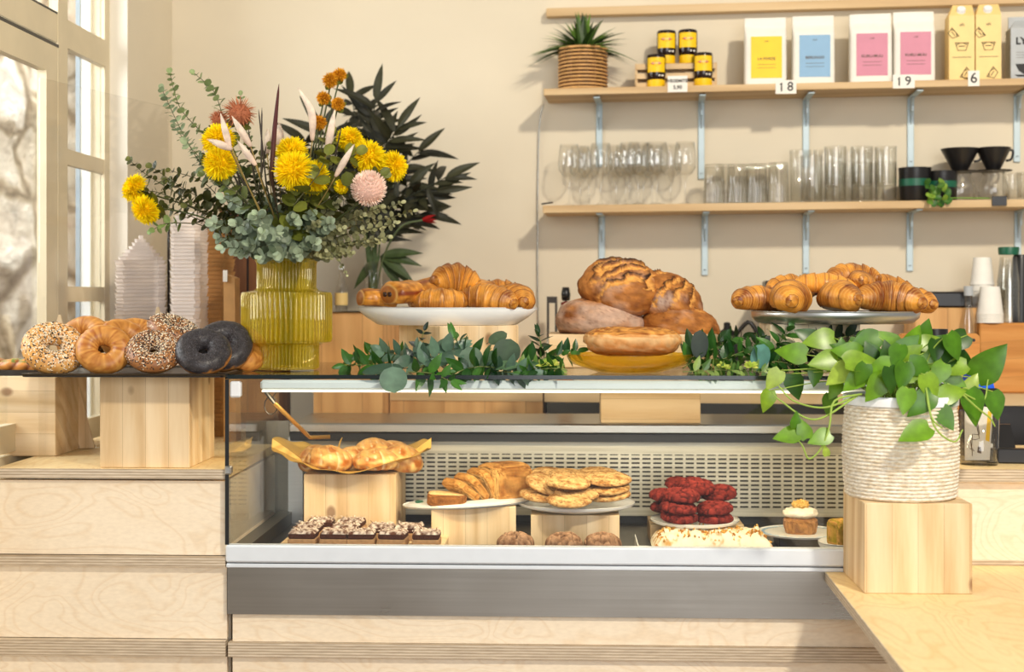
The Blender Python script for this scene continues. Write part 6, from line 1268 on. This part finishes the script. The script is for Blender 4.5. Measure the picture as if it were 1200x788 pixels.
p = C0+UX*wu(1182, .22)+NX*.22; o = tag(MB().lathe([(.001, 0), (.030, 0), (.032, .02), (.030, .024), (.001, .024)], 30).build('green_lid', 'green', auto=40), 'dark green lid on the stack of clear plastic cups', 'lid'); o.location = (p.x, p.y, wz(1182, 299, .22)+.0005)
p = C0+UX*wu(1196, .2)+NX*.2; o = tag(MB().lathe([(.001, 0), (.024, 0), (.024, .20), (.020, .21), (.001, .21)], 30).build('dark_flask', 'black', auto=40), 'dark flask beside the clear cups at the picture edge', 'flask'); o.location = (p.x, p.y, zh+.0006)
q = V((at(1135, 388, 1.07).x, 1.07, zbc+.0006)); t = T('dark_bottle', 'clear-necked bottle with a dark label between crate and cups', 'bottle', tuple(q)); h = at(1135, 347, 1.07).z-zbc
MB().lathe([(.001, 0), (.020, 0), (.021, .004), (.021, h*.72), (.012, h*.86), (.012, h), (.010, h), (.010, h*.85), (.019, h*.70), (.019, .005), (.001, .004)], 30).build('glass_body', 'jarglass', t, smooth=True, local=True); MB().lathe([(.0212, h*.15), (.0216, h*.15), (.0216, h*.60), (.0212, h*.60)], 30).build('label', 'black', t, local=True); MB().lathe([(.001, h), (.014, h), (.014, h*1.1), (.001, h*1.1)], 20).build('cap', 'grey', t, local=True)
# ---- on the side counter
a, b = at(1052, 391, .50), at(1147, 391, .50); cbz = a.z-ZL; bw = (b.x-a.x)/2; t = T('cutting_board', 'honey wooden board with a hole, standing behind the potted plant', 'cutting board', ((a.x+b.x)/2, .5, ZL+.0005))
r_ = .014; pts = []
for cx, cz, a0 in ((bw-r_, cbz-r_, 0), (-bw+r_, cbz-r_, 90), (-bw+.0, 0, None), (bw, 0, None)):
    if a0 is None: pts.append((cx, cz)); continue
    for i in range(7): w_ = math.radians(a0+90*i/6); pts.append((cx+r_*cos(w_), cz+r_*sin(w_)))
MB().prism(pts, -.009, .009, 'y').build('board', 'honey', t, local=True); MB().tube([(bw-.016, -.0094, cbz-.018), (bw-.016, -.0086, cbz-.018)], .0045, 14).build('hanging_hole', 'black', t, local=True)
q = at(1096, 395, .38); q.z = ZL+.0006; h = at(1096, 386, .38).z-ZL; t = T('lidded_jar', 'glass jar with a black lid standing behind the potted plant', 'jar', tuple(q)); r_ = 15*mm(.38)
MB().lathe([(.001, 0), (r_*.95, 0), (r_, .006), (r_, h*.86), (r_*.9, h*.92), (r_*.85, h*.92), (r_*.94, h*.84), (r_*.94, .008), (.001, .007)], 36).build('glass_body', 'jarglass', t, smooth=True, local=True); MB().lathe([(.001, h*.90), (r_*.95, h*.90), (r_*.95, h), (.001, h)], 36).build('lid', 'black', t, auto=40, local=True)
q = at(1147, 530, .17); q.z = ZL+.0006; s_ = mm(.17); r_ = 23*s_; h = 62*s_; t = T('card_holder_glass', 'clear glass tumbler holding a decorated card, on the counter beside the basket', 'glass', tuple(q))
MB().lathe([(.001, 0), (r_*.92, 0), (r_*.95, .004), (r_, h), (r_*.96, h), (r_*.90, .010), (.001, .008)], 48).build('glass_body', 'jarglass', t, smooth=True, local=True)
g = MB().prism([(-r_*.72, .010), (r_*.55, .010), (r_*.66, h*1.05), (-r_*.8, h*1.15)], -.001, .001, 'y').build('card', 'paper', t, local=True); g.rotation_euler = (.06, 0, .1)
MB().prism([(r_*.30, h*.45), (r_*.5, h*.42), (r_*.58, h*.98), (r_*.40, h*1.0)], -.0022, -.0012, 'y').build('yellow_stripe', 'yellow', g, local=True)
k = MB(); [k.tube([(r_*(-.5+.5*i/6+.16*sin(i*1.8+j)), -.0018, h*(.2+.55*i/6+.1*cos(i*2+j*2))) for i in range(7)], .0009, 4) for j in range(2)]; k.prism([(-r_*.1, h*.22), (r_*.1, h*.2), (r_*.08, h*.32), (-r_*.08, h*.33)], -.002, -.0012, 'y').lathe([(.001, 0), (r_*.2, 0)], 14, cen=(0, 0, 0)).build('drawing', 'ink_soft', g, local=True)
q = at(1170, 545, .26); q.z = ZL+.0006; t = T('card_reader_stand', 'black angular payment stand on the counter beside the glass', 'stand', tuple(q), -.1); a = at(1150, 540, .26).x-q.x; b = at(1195, 540, .26).x-q.x
MB().prism([(-.05, 0), (.06, 0), (.06, .085), (.045, .085)], a, b-.014, 'x').build('wedge', 'black', t, local=True); MB().box(a-.0, b, -.075, -.045, 0, .036, .003).build('front_lip', 'black', t, local=True); MB().box(a+.004, a+.02, -.046, -.04, .02, .045).build('paper_slip', 'paper', t, local=True)
q = at(1147, 470, .34); q.z = ZL+.0006; t = T('card_terminal', 'black device with a bright blue top behind the leaves, on the counter', 'device', tuple(q), .15); a = at(1128, 470, .34).x-q.x; b = at(1166, 470, .34).x-q.x; h = at(1147, 455, .34).z-ZL
MB().box(a, b, -.03, .03, 0, h, .004).build('body', 'black', t, local=True); MB().prism([(a, h), (b-.008, h), (b-.014, h+.026), (a+.01, h+.040)], -.02, .02, 'y').build('blue_top', 'bluep', t, local=True)
# ================================================================ CAMERA, LIGHT
cam = bpy.data.cameras.new('camera'); co = bpy.data.objects.new('camera', cam); COL.objects.link(co)
cam.sensor_width = 36; cam.lens = F/1200*36; cam.shift_y = -(394-HOR)/1200
co.location = (0, -D, ZC); co.rotation_euler = (PI/2, 0, PSI)
cam.dof.use_dof = True; cam.dof.focus_distance = D+.1; cam.dof.aperture_fstop = 2.6; cam.clip_start = .05
SC.camera = co
w = bpy.data.worlds.new('world'); SC.world = w; w.use_nodes = True
bg = w.node_tree.nodes['Background']; bg.inputs[0].default_value = (1.0, .97, .93, 1); bg.inputs[1].default_value = .42
def area(name, loc, target, sx, sy, power, col):
    l = bpy.data.lights.new(name, 'AREA'); l.shape = 'RECTANGLE'; l.size = sx; l.size_y = sy; l.energy = power; l.color = col
    o = bpy.data.objects.new(name, l); COL.objects.link(o); o.location = loc
    o.rotation_euler = (V(target)-V(loc)).to_track_quat('-Z', 'Y').to_euler(); return o
area('shop_window_light', (.9, -5.2, 2.1), (0, .3, 1.2), 2.6, 2.2, 122, (.98, .985, 1.0))
area('ceiling_spot_light', (1.7, -3.0, 4.1), (.5, 1.2, 1.7), .25, .25, 165, (1.0, .90, .74))
area('window_daylight', (-2.3, .1, 2.2), (-.4, .7, 1.3), 1.4, 1.3, 60, (.93, .97, 1.0))
area('alley_daylight', (-1.75, 2.9, 4.0), (-2.6, 3.4, 1.9), .7, 4.0, 300, (.95, .98, 1.0))
area('case_lamp', (0.05, .05, zt0-.006), (0.05, .3, .9), 1.55, .03, 5.5, (1.0, .80, .48))
SC.view_settings.view_transform = 'Standard'; SC.view_settings.look = 'None'; SC.view_settings.exposure = -.17; SC.view_settings.gamma = 1
SC.view_settings.use_curve_mapping = False
cy = SC.cycles; cy.transparent_max_bounces = 48; cy.max_bounces = 10; cy.use_denoising = True; cy.caustics_reflective = False; cy.caustics_refractive = False; cy.sample_clamp_indirect = 6
